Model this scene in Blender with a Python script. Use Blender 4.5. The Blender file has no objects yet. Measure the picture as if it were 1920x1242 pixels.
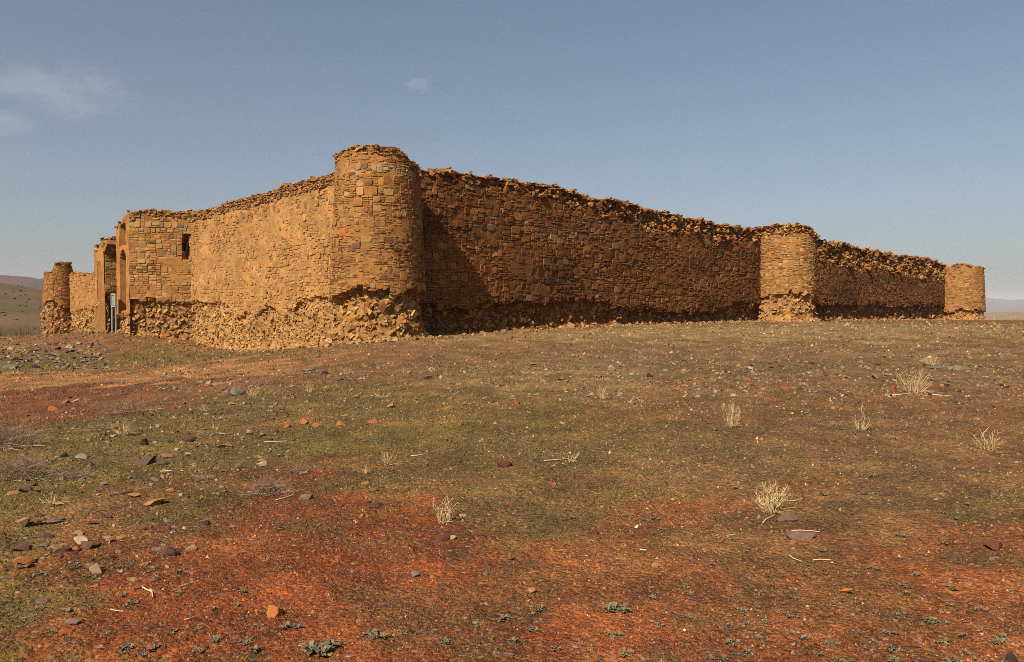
import bpy, math, time
import numpy as np
from mathutils import Vector

T00 = time.time()
R = math.radians
rng = np.random.default_rng(11)
scene = bpy.context.scene
COL = scene.collection

# ------------------------------------------------------------------ camera
FPX, EYE, HORIZON = 1470.0, 1.6, 592.0          # in pixels of the 1920 x 1242 photograph
PITCH = math.atan((621.0 - HORIZON) / FPX)
cam_data = bpy.data.cameras.new("camera")
cam_data.sensor_width = 36.0
cam_data.lens = 36.0 * FPX / 1920.0
cam_data.clip_start, cam_data.clip_end = 0.1, 40000.0
cam = bpy.data.objects.new("camera", cam_data)
cam.location = (0, 0, EYE)
cam.rotation_euler = (R(90) - PITCH, 0, 0)
COL.objects.link(cam)
scene.camera = cam

# ------------------------------------------------------------------ light
U = np.array([0.744, 0.668])                    # along the long flank
V = np.array([-0.668, 0.744])                   # along the gate front
SUN = np.array([-0.395, -0.600, 0.695])
SUN /= np.linalg.norm(SUN)
elev = math.asin(SUN[2])
world = bpy.data.worlds.new("World")
scene.world = world
world.use_nodes = True
wn, wl = world.node_tree.nodes, world.node_tree.links
wn.clear()
w_out = wn.new("ShaderNodeOutputWorld")
w_bg = wn.new("ShaderNodeBackground")
w_bg.inputs["Strength"].default_value = 0.055
sky = wn.new("ShaderNodeTexSky")
sky.sky_type = 'NISHITA'
sky.sun_disc = False
sky.sun_elevation = elev
sky.sun_rotation = math.atan2(SUN[0], SUN[1])
sky.altitude = 300.0
sky.air_density = 1.0
sky.dust_density = 3.6
sky.ozone_density = 1.5
wl.new(w_bg.outputs[0], w_out.inputs[0])

def cloud_mask(px, py, rx, ry, scale, lo, hi, seed):
    """A soft cloud of broken noise about one direction of the sky."""
    d = pix_dir(px, py)
    right = np.cross(d, (0, 0, 1)); right /= np.linalg.norm(right)
    up = np.cross(right, d)
    tc = wn.new("ShaderNodeTexCoord")
    nz = wn.new("ShaderNodeTexNoise"); nz.inputs["Scale"].default_value = scale
    nz.inputs["Detail"].default_value = 7; nz.inputs["Roughness"].default_value = 0.6
    mp = wn.new("ShaderNodeMapping"); mp.inputs["Location"].default_value = (seed, seed * .7, 0)
    mp.inputs["Scale"].default_value = (1, 1, 2.0)
    wl.new(tc.outputs["Generated"], mp.inputs[0]); wl.new(mp.outputs[0], nz.inputs[0])
    def dot(v):
        n = wn.new("ShaderNodeVectorMath"); n.operation = 'DOT_PRODUCT'
        wl.new(tc.outputs["Generated"], n.inputs[0]); n.inputs[1].default_value = tuple(v)
        return n.outputs["Value"]
    def math_(op, a, b):
        n = wn.new("ShaderNodeMath"); n.operation = op
        for i, x in enumerate((a, b)):
            if isinstance(x, (int, float)): n.inputs[i].default_value = x
            else: wl.new(x, n.inputs[i])
        return n.outputs[0]
    a = math_('DIVIDE', dot(right), rx / FPX); b = math_('DIVIDE', dot(up), ry / FPX)
    q = math_('ADD', math_('MULTIPLY', a, a), math_('MULTIPLY', b, b))
    q = math_('ADD', q, math_('LESS_THAN', dot(d), 0.0))
    fall = math_('SUBTRACT', 1.0, math_('MINIMUM', q, 1.0))
    m = wn.new("ShaderNodeMapRange"); m.interpolation_type = 'SMOOTHSTEP'
    m.inputs["From Min"].default_value = lo; m.inputs["From Max"].default_value = hi
    wl.new(math_('SUBTRACT', nz.outputs["Fac"], math_('MULTIPLY', math_('SUBTRACT', 1.0, fall), 0.62)), m.inputs["Value"])
    return m.outputs[0]

def pix_dir(px, py):
    x, y = (px - 960.0) / FPX, (621.0 - py) / FPX
    c, s = math.cos(PITCH), math.sin(PITCH)
    d = np.array([x, c + y * s, -s + y * c])
    return d / np.linalg.norm(d)

prev = sky.outputs[0]
hsv = wn.new("ShaderNodeHueSaturation")
hsv.inputs["Saturation"].default_value = 0.92
wl.new(prev, hsv.inputs["Color"]); prev = hsv.outputs[0]
for args in ((120, 160, 165, 72, 16.0, 0.10, 0.74, 3.0), (5, 230, 70, 34, 18.0, 0.12, 0.8, 8.0), (788, 161, 36, 20, 40.0, 0.16, 0.8, 5.0)):
    mask = cloud_mask(*args)
    mix = wn.new("ShaderNodeMixRGB"); mix.inputs[2].default_value = (6.8, 6.3, 6.0, 1)
    sc_ = wn.new("ShaderNodeMath"); sc_.operation = 'MULTIPLY'; sc_.inputs[1].default_value = 0.30
    wl.new(mask, sc_.inputs[0]); wl.new(sc_.outputs[0], mix.inputs[0]); wl.new(prev, mix.inputs[1])
    prev = mix.outputs[0]
wl.new(prev, w_bg.inputs["Color"])

sun_data = bpy.data.lights.new("sun", 'SUN')
sun_data.energy = 5.0
sun_data.angle = R(0.5)
sun_data.color = (1.0, 0.91, 0.78)
sun = bpy.data.objects.new("sun", sun_data)
sun.rotation_euler = Vector(-SUN).to_track_quat('-Z', 'Y').to_euler()
sun.location = (-20, -30, 60)
COL.objects.link(sun)
scene.view_settings.view_transform = 'Standard'
scene.view_settings.look = 'None'
scene.view_settings.exposure = 0.86
scene.view_settings.gamma = 1.0
scene.view_settings.use_curve_mapping = False
scene.render.engine = 'CYCLES'
scene.cycles.max_bounces = 4
scene.cycles.volume_bounces = 0
scene.cycles.pixel_filter_type = 'BLACKMAN_HARRIS'
scene.cycles.filter_width = 0.9
scene.cycles.use_denoising = False

# ------------------------------------------------------------------ noise and mesh helpers
def _hash(ix, iy, seed):
    h = (ix.astype(np.int64) * 374761393 + iy.astype(np.int64) * 668265263 + seed * 974634777) & 0xFFFFFFFF
    h = ((h ^ (h >> 13)) * 1274126177) & 0xFFFFFFFF
    h = h ^ (h >> 16)
    return (h & 0xFFFF) / 65535.0

def vnoise(x, y, seed=0):
    x = np.asarray(x, float); y = np.asarray(y, float)
    ix, iy = np.floor(x), np.floor(y)
    fx, fy = x - ix, y - iy
    fx = fx * fx * (3 - 2 * fx); fy = fy * fy * (3 - 2 * fy)
    a, b = _hash(ix, iy, seed), _hash(ix + 1, iy, seed)
    c, d = _hash(ix, iy + 1, seed), _hash(ix + 1, iy + 1, seed)
    return (a * (1 - fx) + b * fx) * (1 - fy) + (c * (1 - fx) + d * fx) * fy * 1.0 - 0.5

def snoise(x, y, seed=0):
    """vnoise for plain numbers."""
    ix, iy = math.floor(x), math.floor(y)
    fx, fy = x - ix, y - iy
    fx = fx * fx * (3 - 2 * fx); fy = fy * fy * (3 - 2 * fy)
    def h(a, b):
        v = (a * 374761393 + b * 668265263 + seed * 974634777) & 0xFFFFFFFF
        v = ((v ^ (v >> 13)) * 1274126177) & 0xFFFFFFFF
        return ((v ^ (v >> 16)) & 0xFFFF) / 65535.0
    return (h(ix, iy) * (1 - fx) + h(ix + 1, iy) * fx) * (1 - fy) + (h(ix, iy + 1) * (1 - fx) + h(ix + 1, iy + 1) * fx) * fy - .5

def fbm(x, y, octaves=4, seed=0):
    x = np.asarray(x, float); y = np.asarray(y, float)
    t, a = 0.0, 1.0
    for k in range(octaves):
        t = t + a * vnoise(x * 2 ** k + 17.3 * k, y * 2 ** k - 9.1 * k, seed + k)
        a *= 0.5
    return t

def sstep(a, b, x):
    t = np.clip((np.asarray(x, float) - a) / (b - a), 0, 1)
    return t * t * (3 - 2 * t)

def tri_mesh(name, verts, tris, mat, cols=None, smooth=False):
    verts = np.asarray(verts, np.float32).reshape(-1, 3); tris = np.asarray(tris, np.int32).reshape(-1, 3)
    me = bpy.data.meshes.new(name)
    me.vertices.add(len(verts)); me.vertices.foreach_set("co", verts.ravel())
    me.loops.add(tris.size); me.loops.foreach_set("vertex_index", tris.ravel())
    me.polygons.add(len(tris))
    me.polygons.foreach_set("loop_start", np.arange(0, tris.size, 3, dtype=np.int32))
    if cols is not None:
        at_ = me.color_attributes.new("Col", 'FLOAT_COLOR', 'POINT')
        c = np.ones((len(verts), 4), np.float32); c[:, :3] = cols
        at_.data.foreach_set("color", c.ravel())
    me.update(calc_edges=True)
    me.polygons.foreach_set("use_smooth", np.full(len(tris), smooth))
    me.materials.append(mat)
    return me

def link(name, me, parent=None, label=None, cat=None, group=None, kind=None):
    o = bpy.data.objects.new(name, me)
    COL.objects.link(o)
    if parent is not None: o.parent = parent
    if label: o["label"] = label
    if cat: o["category"] = cat
    if group: o["group"] = group
    if kind: o["kind"] = kind
    return o

class Bag:
    """Collects triangle soups into one mesh."""
    def __init__(self): self.v, self.t, self.c, self.n = [], [], [], 0
    def add(self, v, t, c):
        v = np.asarray(v, float); self.v.append(v); self.t.append(np.asarray(t) + self.n)
        self.c.append(np.broadcast_to(np.asarray(c, float), v.shape)); self.n += len(v)
    def mesh(self, name, mat, smooth=False):
        return tri_mesh(name, np.concatenate(self.v), np.concatenate(self.t), mat, np.concatenate(self.c), smooth)

# ------------------------------------------------------------------ materials
ALBEDO = 0.60                                   # the photograph is exposed for dark, dry earth
def material(name, base=None, attr=True, var=0.25, vscale=6.0, bump=0.3, bscale=40.0, rough=0.95, bdist=0.02, spec=0.15):
    m = bpy.data.materials.new(name); m.use_nodes = True
    n, l = m.node_tree.nodes, m.node_tree.links
    bs = n["Principled BSDF"]
    bs.inputs["Roughness"].default_value = rough
    bs.inputs["Specular IOR Level"].default_value = spec
    geo = n.new("ShaderNodeNewGeometry")
    if attr:
        a = n.new("ShaderNodeAttribute"); a.attribute_name = "Col"; c = a.outputs["Color"]
    else:
        a = n.new("ShaderNodeRGB"); a.outputs[0].default_value = (*base, 1); c = a.outputs[0]
    t1 = n.new("ShaderNodeTexNoise"); t1.inputs["Scale"].default_value = vscale; t1.inputs["Detail"].default_value = 6; t1.inputs["Roughness"].default_value = 0.65
    l.new(geo.outputs["Position"], t1.inputs["Vector"])
    mr = n.new("ShaderNodeMapRange"); mr.inputs["From Min"].default_value = 0.25; mr.inputs["From Max"].default_value = 0.75
    mr.inputs["To Min"].default_value = ALBEDO * (1 - var); mr.inputs["To Max"].default_value = ALBEDO * (1 + var)
    l.new(t1.outputs["Fac"], mr.inputs["Value"])
    mul = n.new("ShaderNodeVectorMath"); mul.operation = 'SCALE'
    l.new(c, mul.inputs[0]); l.new(mr.outputs[0], mul.inputs["Scale"])
    l.new(mul.outputs[0], bs.inputs["Base Color"])
    if bump:
        t2 = n.new("ShaderNodeTexNoise"); t2.inputs["Scale"].default_value = bscale; t2.inputs["Detail"].default_value = 8; t2.inputs["Roughness"].default_value = 0.7
        l.new(geo.outputs["Position"], t2.inputs["Vector"])
        b = n.new("ShaderNodeBump"); b.inputs["Strength"].default_value = bump; b.inputs["Distance"].default_value = bdist
        l.new(t2.outputs["Fac"], b.inputs["Height"]); l.new(b.outputs[0], bs.inputs["Normal"])
    return m

M_STONE = material("weathered_stone", var=0.28, vscale=5, bump=0.55, bscale=22, bdist=0.03)
M_MUD = material("mud_mortar", var=0.3, vscale=3.0, bump=0.7, bscale=14, bdist=0.05)
M_SOIL = material("stony_soil", var=0.36, vscale=9.0, bump=0.6, bscale=30, bdist=0.02)
def soil_crumbs(m):
    n, l = m.node_tree.nodes, m.node_tree.links
    bs = n["Principled BSDF"]
    geo = n.new("ShaderNodeNewGeometry")
    col = bs.inputs["Base Color"].links[0].from_socket
    height = None
    for sc, lo, hi in ((34.0, .68, 1.32), (95.0, .55, 1.45)):
        v = n.new("ShaderNodeTexVoronoi"); v.inputs["Scale"].default_value = sc
        v.inputs["Randomness"].default_value = 1.0
        l.new(geo.outputs["Position"], v.inputs["Vector"])
        sep = n.new("ShaderNodeSeparateColor"); l.new(v.outputs["Color"], sep.inputs[0])
        mr = n.new("ShaderNodeMapRange"); mr.inputs["To Min"].default_value = lo; mr.inputs["To Max"].default_value = hi
        l.new(sep.outputs[0], mr.inputs["Value"])
        mul = n.new("ShaderNodeVectorMath"); mul.operation = 'SCALE'
        l.new(col, mul.inputs[0]); l.new(mr.outputs[0], mul.inputs["Scale"])
        chip = n.new("ShaderNodeMapRange"); chip.inputs["From Min"].default_value = .90; chip.inputs["From Max"].default_value = .93
        chip.inputs["To Max"].default_value = .55
        l.new(sep.outputs[1], chip.inputs["Value"])
        ramp = n.new("ShaderNodeValToRGB"); ramp.color_ramp.interpolation = 'CONSTANT'
        e = ramp.color_ramp.elements
        e[0].position, e[0].color = 0.0, (.05, .028, .018, 1)
        e[1].position, e[1].color = .3, (.15, .090, .048, 1)
        for p, c in ((.55, (.23, .165, .095, 1)), (.75, (.18, .068, .026, 1)), (.9, (.10, .072, .048, 1))):
            q = e.new(p); q.color = c
        l.new(sep.outputs[2], ramp.inputs[0])
        mix = n.new("ShaderNodeMixRGB"); l.new(chip.outputs[0], mix.inputs[0]); l.new(mul.outputs[0], mix.inputs[1]); l.new(ramp.outputs[0], mix.inputs[2])
        col = mix.outputs[0]
        h = n.new("ShaderNodeMath"); h.operation = 'MULTIPLY'; h.inputs[1].default_value = -.8 * 34.0 / sc
        l.new(v.outputs["Distance"], h.inputs[0])
        if height is None: height = h.outputs[0]
        else:
            ad = n.new("ShaderNodeMath"); l.new(height, ad.inputs[0]); l.new(h.outputs[0], ad.inputs[1]); height = ad.outputs[0]
    l.new(col, bs.inputs["Base Color"])
    old = bs.inputs["Normal"].links[0].from_socket
    b = n.new("ShaderNodeBump"); b.inputs["Strength"].default_value = 1.0; b.inputs["Distance"].default_value = .02
    l.new(height, b.inputs["Height"]); l.new(old, b.inputs["Normal"]); l.new(b.outputs[0], bs.inputs["Normal"])
soil_crumbs(M_SOIL)
M_ROCK = material("loose_rock", var=0.25, vscale=22, bump=0.4, bscale=60, bdist=0.01)
M_STRAW = material("dry_straw", var=0.2, vscale=20, bump=0, rough=0.8)
M_LEAF = material("grey_green_leaf", var=0.25, vscale=30, bump=0, rough=0.7)
M_HILL = material("hill_ground", var=0.35, vscale=0.05, bump=0)
M_METAL = material("painted_metal", var=0.06, vscale=8, bump=0, rough=0.5, spec=0.4)

# ------------------------------------------------------------------ terrain shape
CTRL = np.array([
    (0, 0, 0), (0, -6, -.05), (-6, 0, -.05), (6, 0, .02), (-3, 4, -.01), (0, 4, 0), (3, 4, .02), (-3, 8, .03), (0, 9, .12), (5, 9, .15), (-6, 9, -.02),
    (0, 15, .30), (8, 15, .34), (-4, 15, .16), (-8, 13, -.10), (-12, 18, -.33), (-14, 22, -.36), (-18, 22, -.45), (-9, 22, -.04), (-4, 22, .36), (4, 24, .52),
    (14, 24, .60), (-6, 28, .46), (-5.2, 30.2, .60), (-7.5, 31.2, .44), (-1.9, 34.3, .80), (3.3, 39.2, 1.0), (9.3, 44.6, 1.12), (18.9, 52, 1.2), (31.6, 64.6, 1.22), (44.3, 74.8, 1.16),
    (60, 76, 1.1), (34, 48, 1.0), (22, 34, .8), (50, 55, 1.0), (-9.8, 34.6, .12), (-13.0, 38.3, -.12), (-16.5, 42.3, -.10), (-12, 30, -.1), (-19.0, 44.6, .25), (-21.5, 43.5, .50),
    (-23, 44.5, .56), (-25.5, 47, .55), (-29, 52, .45), (-41, 70, .10), (-34, 58, .3), (-20, 35, -.28), (-24, 40, .05), (-30, 48, .22), (-28, 34, -.3), (-36, 52, .25),
    (-20, 10, -.4), (20, 8, .25), (-10, 60, .8), (20, 80, .8), (-20, 80, .4), (60, 30, .7), (-50, 40, -.2)])
def _tps(r): return np.where(r > 1e-9, r * r * np.log(np.maximum(r, 1e-9)), 0.0)
_P = CTRL[:, :2] / 30.0
_K = _tps(np.linalg.norm(_P[:, None] - _P[None], axis=2)) + np.eye(len(_P)) * 0.004
_A = np.zeros((len(_P) + 3,) * 2); _A[:-3, :-3] = _K; _A[:-3, -3] = 1; _A[:-3, -2:] = _P
_A[-3:, :-3] = _A[:-3, -3:].T
_W = np.linalg.solve(_A, np.concatenate([CTRL[:, 2], [0, 0, 0]]))

def ground_z(x, y, detail=True):
    x = np.asarray(x, float); y = np.asarray(y, float)
    sh = x.shape; xf, yf = x.ravel(), y.ravel()
    d = np.hypot(xf, yf)
    z = np.zeros_like(d)
    near = d < 190
    if near.any():
        q = np.stack([xf[near], yf[near]], 1) / 30.0
        out = np.empty(len(q))
        for i in range(0, len(q), 20000):
            s = q[i:i + 20000]
            out[i:i + 20000] = _tps(np.linalg.norm(s[:, None] - _P[None], axis=2)) @ _W[:len(_P)] + _W[-3] + s @ _W[-2:]
        z[near] = np.clip(out, -1.5, 1.8)
    crest = 58 + 28 * sstep(-35, 10, xf) + 14 * sstep(20, 60, xf)
    k = sstep(crest, crest + 60, d)
    z = z * (1 - k) + (-6.0) * k
    if detail:
        f = 1 - sstep(30, 120, d)
        z = z + f * (0.05 * fbm(xf / 1.7, yf / 1.7, 3, 3) + 0.035 * fbm(xf / .35, yf / .35, 3, 9) + 0.012 * fbm(xf / .07, yf / .07, 2, 21) * (1 - sstep(8, 20, d)))
        # the cut bank of red earth beside the path
        bank = np.exp(-(((xf + 9.6) / 3.2) ** 2 + ((yf - 15.5) / 1.4) ** 2))
        z = z - 0.16 * bank
        pit = np.exp(-(((xf + .95) / .28) ** 2 + ((yf - 5.1) / .22) ** 2))
        z = z - 0.05 * pit
    return z.reshape(sh)

def pix_ground(px, py):
    """Where the sight line through a point of the photograph meets the ground."""
    d = pix_dir(px, py)
    ts = np.geomspace(1.0, 400.0, 150)
    for k in range(3):
        below = np.nonzero(EYE + d[2] * ts < ground_z(d[0] * ts, d[1] * ts))[0]
        i = int(below[0]) if len(below) else len(ts) - 1
        ts = np.linspace(ts[max(i - 1, 0)], ts[i], 16)
    b = ts[-1]
    return d[0] * b, d[1] * b, b

def proj(x, y, z):
    c, s = math.cos(PITCH), math.sin(PITCH)
    dz = z - EYE
    f = y * c - dz * s; u = y * s + dz * c
    return 960 + FPX * x / f, 621 - FPX * u / f

# ------------------------------------------------------------------ soil colours (kinds of earth lying in patches)
RED = np.array((.235, .056, .012)); ORANGE = np.array((.275, .090, .023)); BROWN = np.array((.190, .088, .027)); GREY = np.array((.185, .102, .040))
OLIVE = np.array((.150, .098, .021)); TAN = np.array((.33, .145, .044)); DIRT = np.array((.235, .100, .032)); PALE = np.array((.29, .180, .066)); MAROON = np.array((.15, .042, .014))
def soil_patch(px, py, rx, ry):
    x, y, d = pix_ground(px, py)
    _, y2, _ = pix_ground(px, max(py - ry, 612)); _, y3, _ = pix_ground(px, min(py + ry, 1300))
    return x, y, rx * d / FPX, max(abs(y2 - y3) / 2, .2)
PATCHES = [(soil_patch(*a), c, w) for a, c, w in [
    ((960, 1240, 1500, 190), RED, 1.8), ((1500, 1030, 600, 80), ORANGE * .8, .5), ((1550, 1170, 650, 150), ORANGE, 2.0), ((620, 1060, 300, 120), RED, 2.6), ((690, 1085, 75, 42), np.array((.31, .066, .013)), 4.0),
    ((450, 990, 220, 60), RED, 1.6), ((1150, 1030, 320, 70), ORANGE * .8, .6), ((60, 1170, 270, 140), OLIVE, 3.0), ((150, 1010, 220, 60), BROWN, 1.8),
    ((1000, 890, 300, 50), BROWN, 1.6), ((1350, 930, 420, 45), BROWN, 1.2), ((1150, 945, 200, 30), OLIVE, 1.2), ((600, 900, 260, 30), MAROON, .8), ((900, 800, 360, 70), OLIVE, 3.4), ((1600, 985, 330, 40), BROWN, .8), ((1780, 900, 260, 50), OLIVE, .8), ((1400, 690, 400, 14), OLIVE, 1.2), ((420, 790, 320, 70), OLIVE, 3.4), ((150, 850, 240, 60), OLIVE, 3.0),
    ((640, 775, 150, 18), TAN, 2.0), ((1500, 760, 520, 70), BROWN, 2.0), ((1300, 830, 400, 60), GREY, 1.8), ((1750, 850, 250, 60), BROWN * 1.05, 1.6), ((1500, 700, 500, 35), GREY, 1.8),
    ((1100, 700, 260, 25), PALE, 1.0), ((1300, 660, 500, 16), GREY * 1.15, 2.0), ((900, 655, 240, 12), DIRT, 1.6), ((1300, 622, 420, 10), PALE, 2.6), ((1750, 615, 260, 10), PALE * .95, 2.6), ((900, 637, 140, 6), PALE, 2.0),
    ((80, 748, 190, 22), MAROON * 1.15, 7.0), ((250, 765, 110, 22), RED * .7, 1.8), ((60, 712, 170, 8), TAN * 1.1, 14.0), ((260, 703, 190, 10), TAN * 1.1, 16.0), ((430, 690, 150, 10), TAN * 1.1, 16.0), ((560, 678, 110, 8), np.array((.27, .115, .04)), 3.0),
    ((700, 668, 130, 7), DIRT, 2.4), ((150, 680, 230, 14), OLIVE, 2.2), ((330, 660, 90, 7), OLIVE, 2.0), ((60, 665, 120, 12), GREY, 1.6), ((80, 640, 200, 9), DIRT, 3.0), ((250, 640, 120, 10), DIRT, 2.4), ((420, 655, 60, 6), np.array((.26, .10, .035)), 1.6),
    ((560, 720, 160, 18), BROWN, 1.6), ((350, 730, 160, 15), DIRT * .8, 1.4)]]

def soil_colour(x, y, olive=False):
    wx = x + .9 * fbm(x / 1.1, y / 1.1, 5, 40) * (1 + np.hypot(x, y) / 12); wy = y + 1.5 * fbm(x / .9 + 50, y / .9, 5, 41) * (.7 + np.hypot(x, y) / 8)
    tot = np.full(x.shape, .10); acc = tot[..., None] * BROWN
    gs = .16 + .022 * np.hypot(x, y); oli = tot * 0
    for i_, ((cx, cy, rx, ry), c, w) in enumerate(PATCHES):
        q = ((wx - cx) / rx) ** 2 + ((wy - cy) / ry) ** 2
        k = np.zeros_like(q); e_ = q < 3.2
        if not e_.any(): continue
        xe, ye, ge = x[e_], y[e_], gs[e_]
        k[e_] = w * np.exp(-q[e_] * 1.95) * np.exp(1.6 * vnoise(xe / ge + 31 * i_, ye / ge, 140 + i_) + 2.2 * vnoise(xe / ge * 2.6 + 11 * i_, ye / ge * 2.6, 240 + i_))
        if c is OLIVE: oli = oli + k
        tot = tot + k; acc = acc + k[..., None] * c
    if olive: return oli / tot
    c = acc / tot[..., None]
    d = np.hypot(x, y)
    far = sstep(110, 220, d)[..., None]
    right = sstep(0, 200, x)[..., None]
    c = c * (1 - far) + far * (np.array((.10, .075, .04)) * (1 - right) + np.array((.115, .098, .055)) * right)
    n1 = fbm(x / .45, y / .45, 4, 60); n2 = fbm(x / .12, y / .12, 3, 70)
    m = np.clip(n1 * 1.8, -.5, .5)[..., None]
    c = c * (1 + .45 * m) * (1 + .35 * np.clip(n2, -.5, .5)[..., None])
    g = np.clip(fbm(x / .5 + 9, y / .5, 5, 80) * 2.2 - .1, 0, .4)[..., None]          # thin moss
    near_moss = (1 - sstep(60, 110, d))[..., None]
    return c * (1 - g * near_moss) + np.array((.095, .068, .022)) * g * near_moss

def build_ground():
    ang = np.concatenate([np.linspace(-41, 41, 520), np.linspace(41, 319, 72)[1:-1]])
    rad = [0.5]
    while rad[-1] < 9000: rad.append(rad[-1] * (1.05 if rad[-1] < 2.4 else 1.0115 if rad[-1] < 90 else 1.08))
    rad = np.array(rad); a = np.radians(ang)
    X = rad[:, None] * np.sin(a)[None]; Y = rad[:, None] * np.cos(a)[None]
    Z = ground_z(X, Y)
    nr, na = X.shape
    vs = np.stack([X, Y, Z], -1).reshape(-1, 3)
    cols = soil_colour(X, Y).reshape(-1, 3)
    i = np.arange(nr - 1)[:, None] * na; j = np.arange(na)[None]; j2 = (j + 1) % na
    p, q, r_, s = i + j, i + j2, i + na + j2, i + na + j
    t = np.concatenate([np.stack([p, r_, q], -1).reshape(-1, 3), np.stack([p, s, r_], -1).reshape(-1, 3)])
    c0 = len(vs)
    vs = np.concatenate([vs, [[0, 0, float(ground_z(np.array([0.]), np.array([0.]))[0])]]]); cols = np.concatenate([cols, cols[:1]])
    t = np.concatenate([t, np.stack([np.full(na, c0), np.arange(na), (np.arange(na) + 1) % na], -1)])
    me = tri_mesh("ground", vs, t, M_SOIL, cols, True)
    link("ground", me, kind="structure")
build_ground()

# ------------------------------------------------------------------ far land
def ridge(name, mat_cols, x0, x1, y0, y1, prof, base, n=(90, 40), seed=1, rough=.15, noise_scale=60., kind="structure"):
    """Heightfield hill between y0 and y1 whose crest line follows prof(x)."""
    xs = np.linspace(x0, x1, n[0]); ts = np.linspace(0, 1, n[1])
    X, Tt = np.meshgrid(xs, ts, indexing='ij')
    Y = y0 + (y1 - y0) * Tt
    h = prof(X)
    shape = np.where(Tt < .6, sstep(0, .6, Tt), 1 - sstep(.6, 1, Tt))
    edge = sstep(0, .08, (X - x0) / (x1 - x0)) * sstep(0, .08, (x1 - X) / (x1 - x0))
    Z = base + (h - base) * shape * edge * (1 + rough * fbm(X / noise_scale, Y / noise_scale, 5, seed))
    vs = np.stack([X, Y, Z], -1).reshape(-1, 3)
    nx, ny = n
    i = np.arange(nx - 1)[:, None] * ny; j = np.arange(ny - 1)[None]
    p = i + j
    t = np.concatenate([np.stack([p, p + ny, p + ny + 1], -1).reshape(-1, 3), np.stack([p, p + ny + 1, p + 1], -1).reshape(-1, 3)])
    k = (fbm(X / noise_scale * 2, Y / noise_scale * 2, 4, seed + 5) + .5).clip(0, 1).reshape(-1, 1)
    cols = np.array(mat_cols[0]) * (1 - k) + np.array(mat_cols[1]) * k
    return link(name, tri_mesh(name, vs, t, M_HILL, cols, True), kind=kind), (xs, ts, Z)

def pz(px, py, y): return px * 0 + EYE + (HORIZON - py) / FPX * y
# scrubby slope across the valley on the left
def prof_slope(X):
    px = 960 + FPX * X / 260.0
    return EYE + (HORIZON - np.interp(px, [-900, -300, 0, 90, 300, 700], [470, 505, 531, 546, 575, 600])) / FPX * 260
HILL_OBJ, _ = ridge("hill", ((.150, .082, .036), (.105, .068, .030)), -420, -30, 105, 360, prof_slope, -6.5, (110, 60), 4, .05, 30.)
def prof_left(X):
    px = 960 + FPX * X / 1300.0
    return EYE + (HORIZON - np.interp(px, [-800, -200, 0, 40, 62, 92, 200, 400], [520, 525, 515, 518, 523, 520, 540, 588])) / FPX * 1300
ridge("hill", ((.105, .058, .042), (.08, .046, .036)), -2300, -300, 900, 1600, prof_left, -8, (140, 40), 12, .03, 160.)
def prof_sand(X):
    px = 960 + FPX * X / 1500.0
    return EYE + (HORIZON - np.interp(px, [1500, 1800, 1840, 1890, 1905, 2000, 2300], [592, 588, 587, 586.5, 585.5, 588, 590])) / FPX * 1500
ridge("hill", ((.30, .175, .075), (.24, .14, .06)), 500, 1700, 1000, 1900, prof_sand, -8, (90, 50), 22, .1, 90.)
def prof_mtn(X):
    px = 960 + FPX * X / 5200.0
    return EYE + (HORIZON - np.interp(px, [1500, 1700, 1800, 1848, 1860, 1872, 1880, 1896, 1915, 1990, 2200, 2500], [590, 575, 562, 556, 560, 559.5, 562, 566, 563, 558, 570, 588])) / FPX * 5200
ridge("mountain", ((.15, .10, .08), (.10, .075, .065)), 1900, 5800, 3900, 6400, prof_mtn, -9, (160, 60), 31, .03, 420.)

# ------------------------------------------------------------------ stone shapes
STONE_T = {}
def stone_topology(n):
    if n not in STONE_T:
        k = np.arange(n); k2 = (k + 1) % n
        t = [np.stack([np.full(n, 3 * n), 2 * n + k, 2 * n + k2], 1)]
        for a in (0, n):
            t += [np.stack([a + k, a + k2, a + n + k2], 1), np.stack([a + k, a + n + k2, a + n + k], 1)]
        STONE_T[n] = np.concatenate(t)
    return STONE_T[n]

def face_stone(s0, s1, z0, z1, proud, g, cut=.5, tilt=.08, joint=.012):
    """One laid stone in wall coordinates (along, out, up): an irregular polygon face with worn edges and sides that run into the mortar."""
    w, h = s1 - s0, z1 - z0
    c = min(w, h)
    j = joint
    pts = []
    for (x, y, dx, dy) in ((s0 + j, z0 + j, 1, 1), (s1 - j, z0 + j, -1, 1), (s1 - j, z1 - j, -1, -1), (s0 + j, z1 - j, 1, -1)):
        if g.random() < cut:
            a, b = g.uniform(.10, .5, 2)
            A, B = (x + dx * a * w * .8, y), (x, y + dy * b * h * .8)
            pts += [A, B] if dx * dy < 0 else [B, A]
        else:
            a, b = g.uniform(0, .16, 2)
            pts.append((x + dx * a * c, y + dy * b * c))
    P = np.array(pts); P += g.normal(0, .018 * min(c, .4), P.shape)
    n = len(P); ctr = P.mean(0)
    bev = min(.013, .12 * c)
    rel = P - ctr
    L = np.linalg.norm(rel, axis=1, keepdims=True)
    inner = ctr + rel * (1 - bev * 1.4 / np.maximum(L, 1e-4))
    tx, tz = g.normal(0, tilt, 2)
    def plane(Q): return (Q - ctr) @ np.array((tx, tz))
    ring0 = np.stack([P[:, 0], np.full(n, -.14), P[:, 1]], 1)
    ring1 = np.stack([P[:, 0], proud - bev + plane(P), P[:, 1]], 1)
    ring2 = np.stack([inner[:, 0], proud + plane(inner) + g.normal(0, .004, n), inner[:, 1]], 1)
    mid = np.array([[ctr[0], proud + g.normal(.004, .006), ctr[1]]])
    return np.concatenate([ring0, ring1, ring2, mid]), stone_topology(n)

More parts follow.
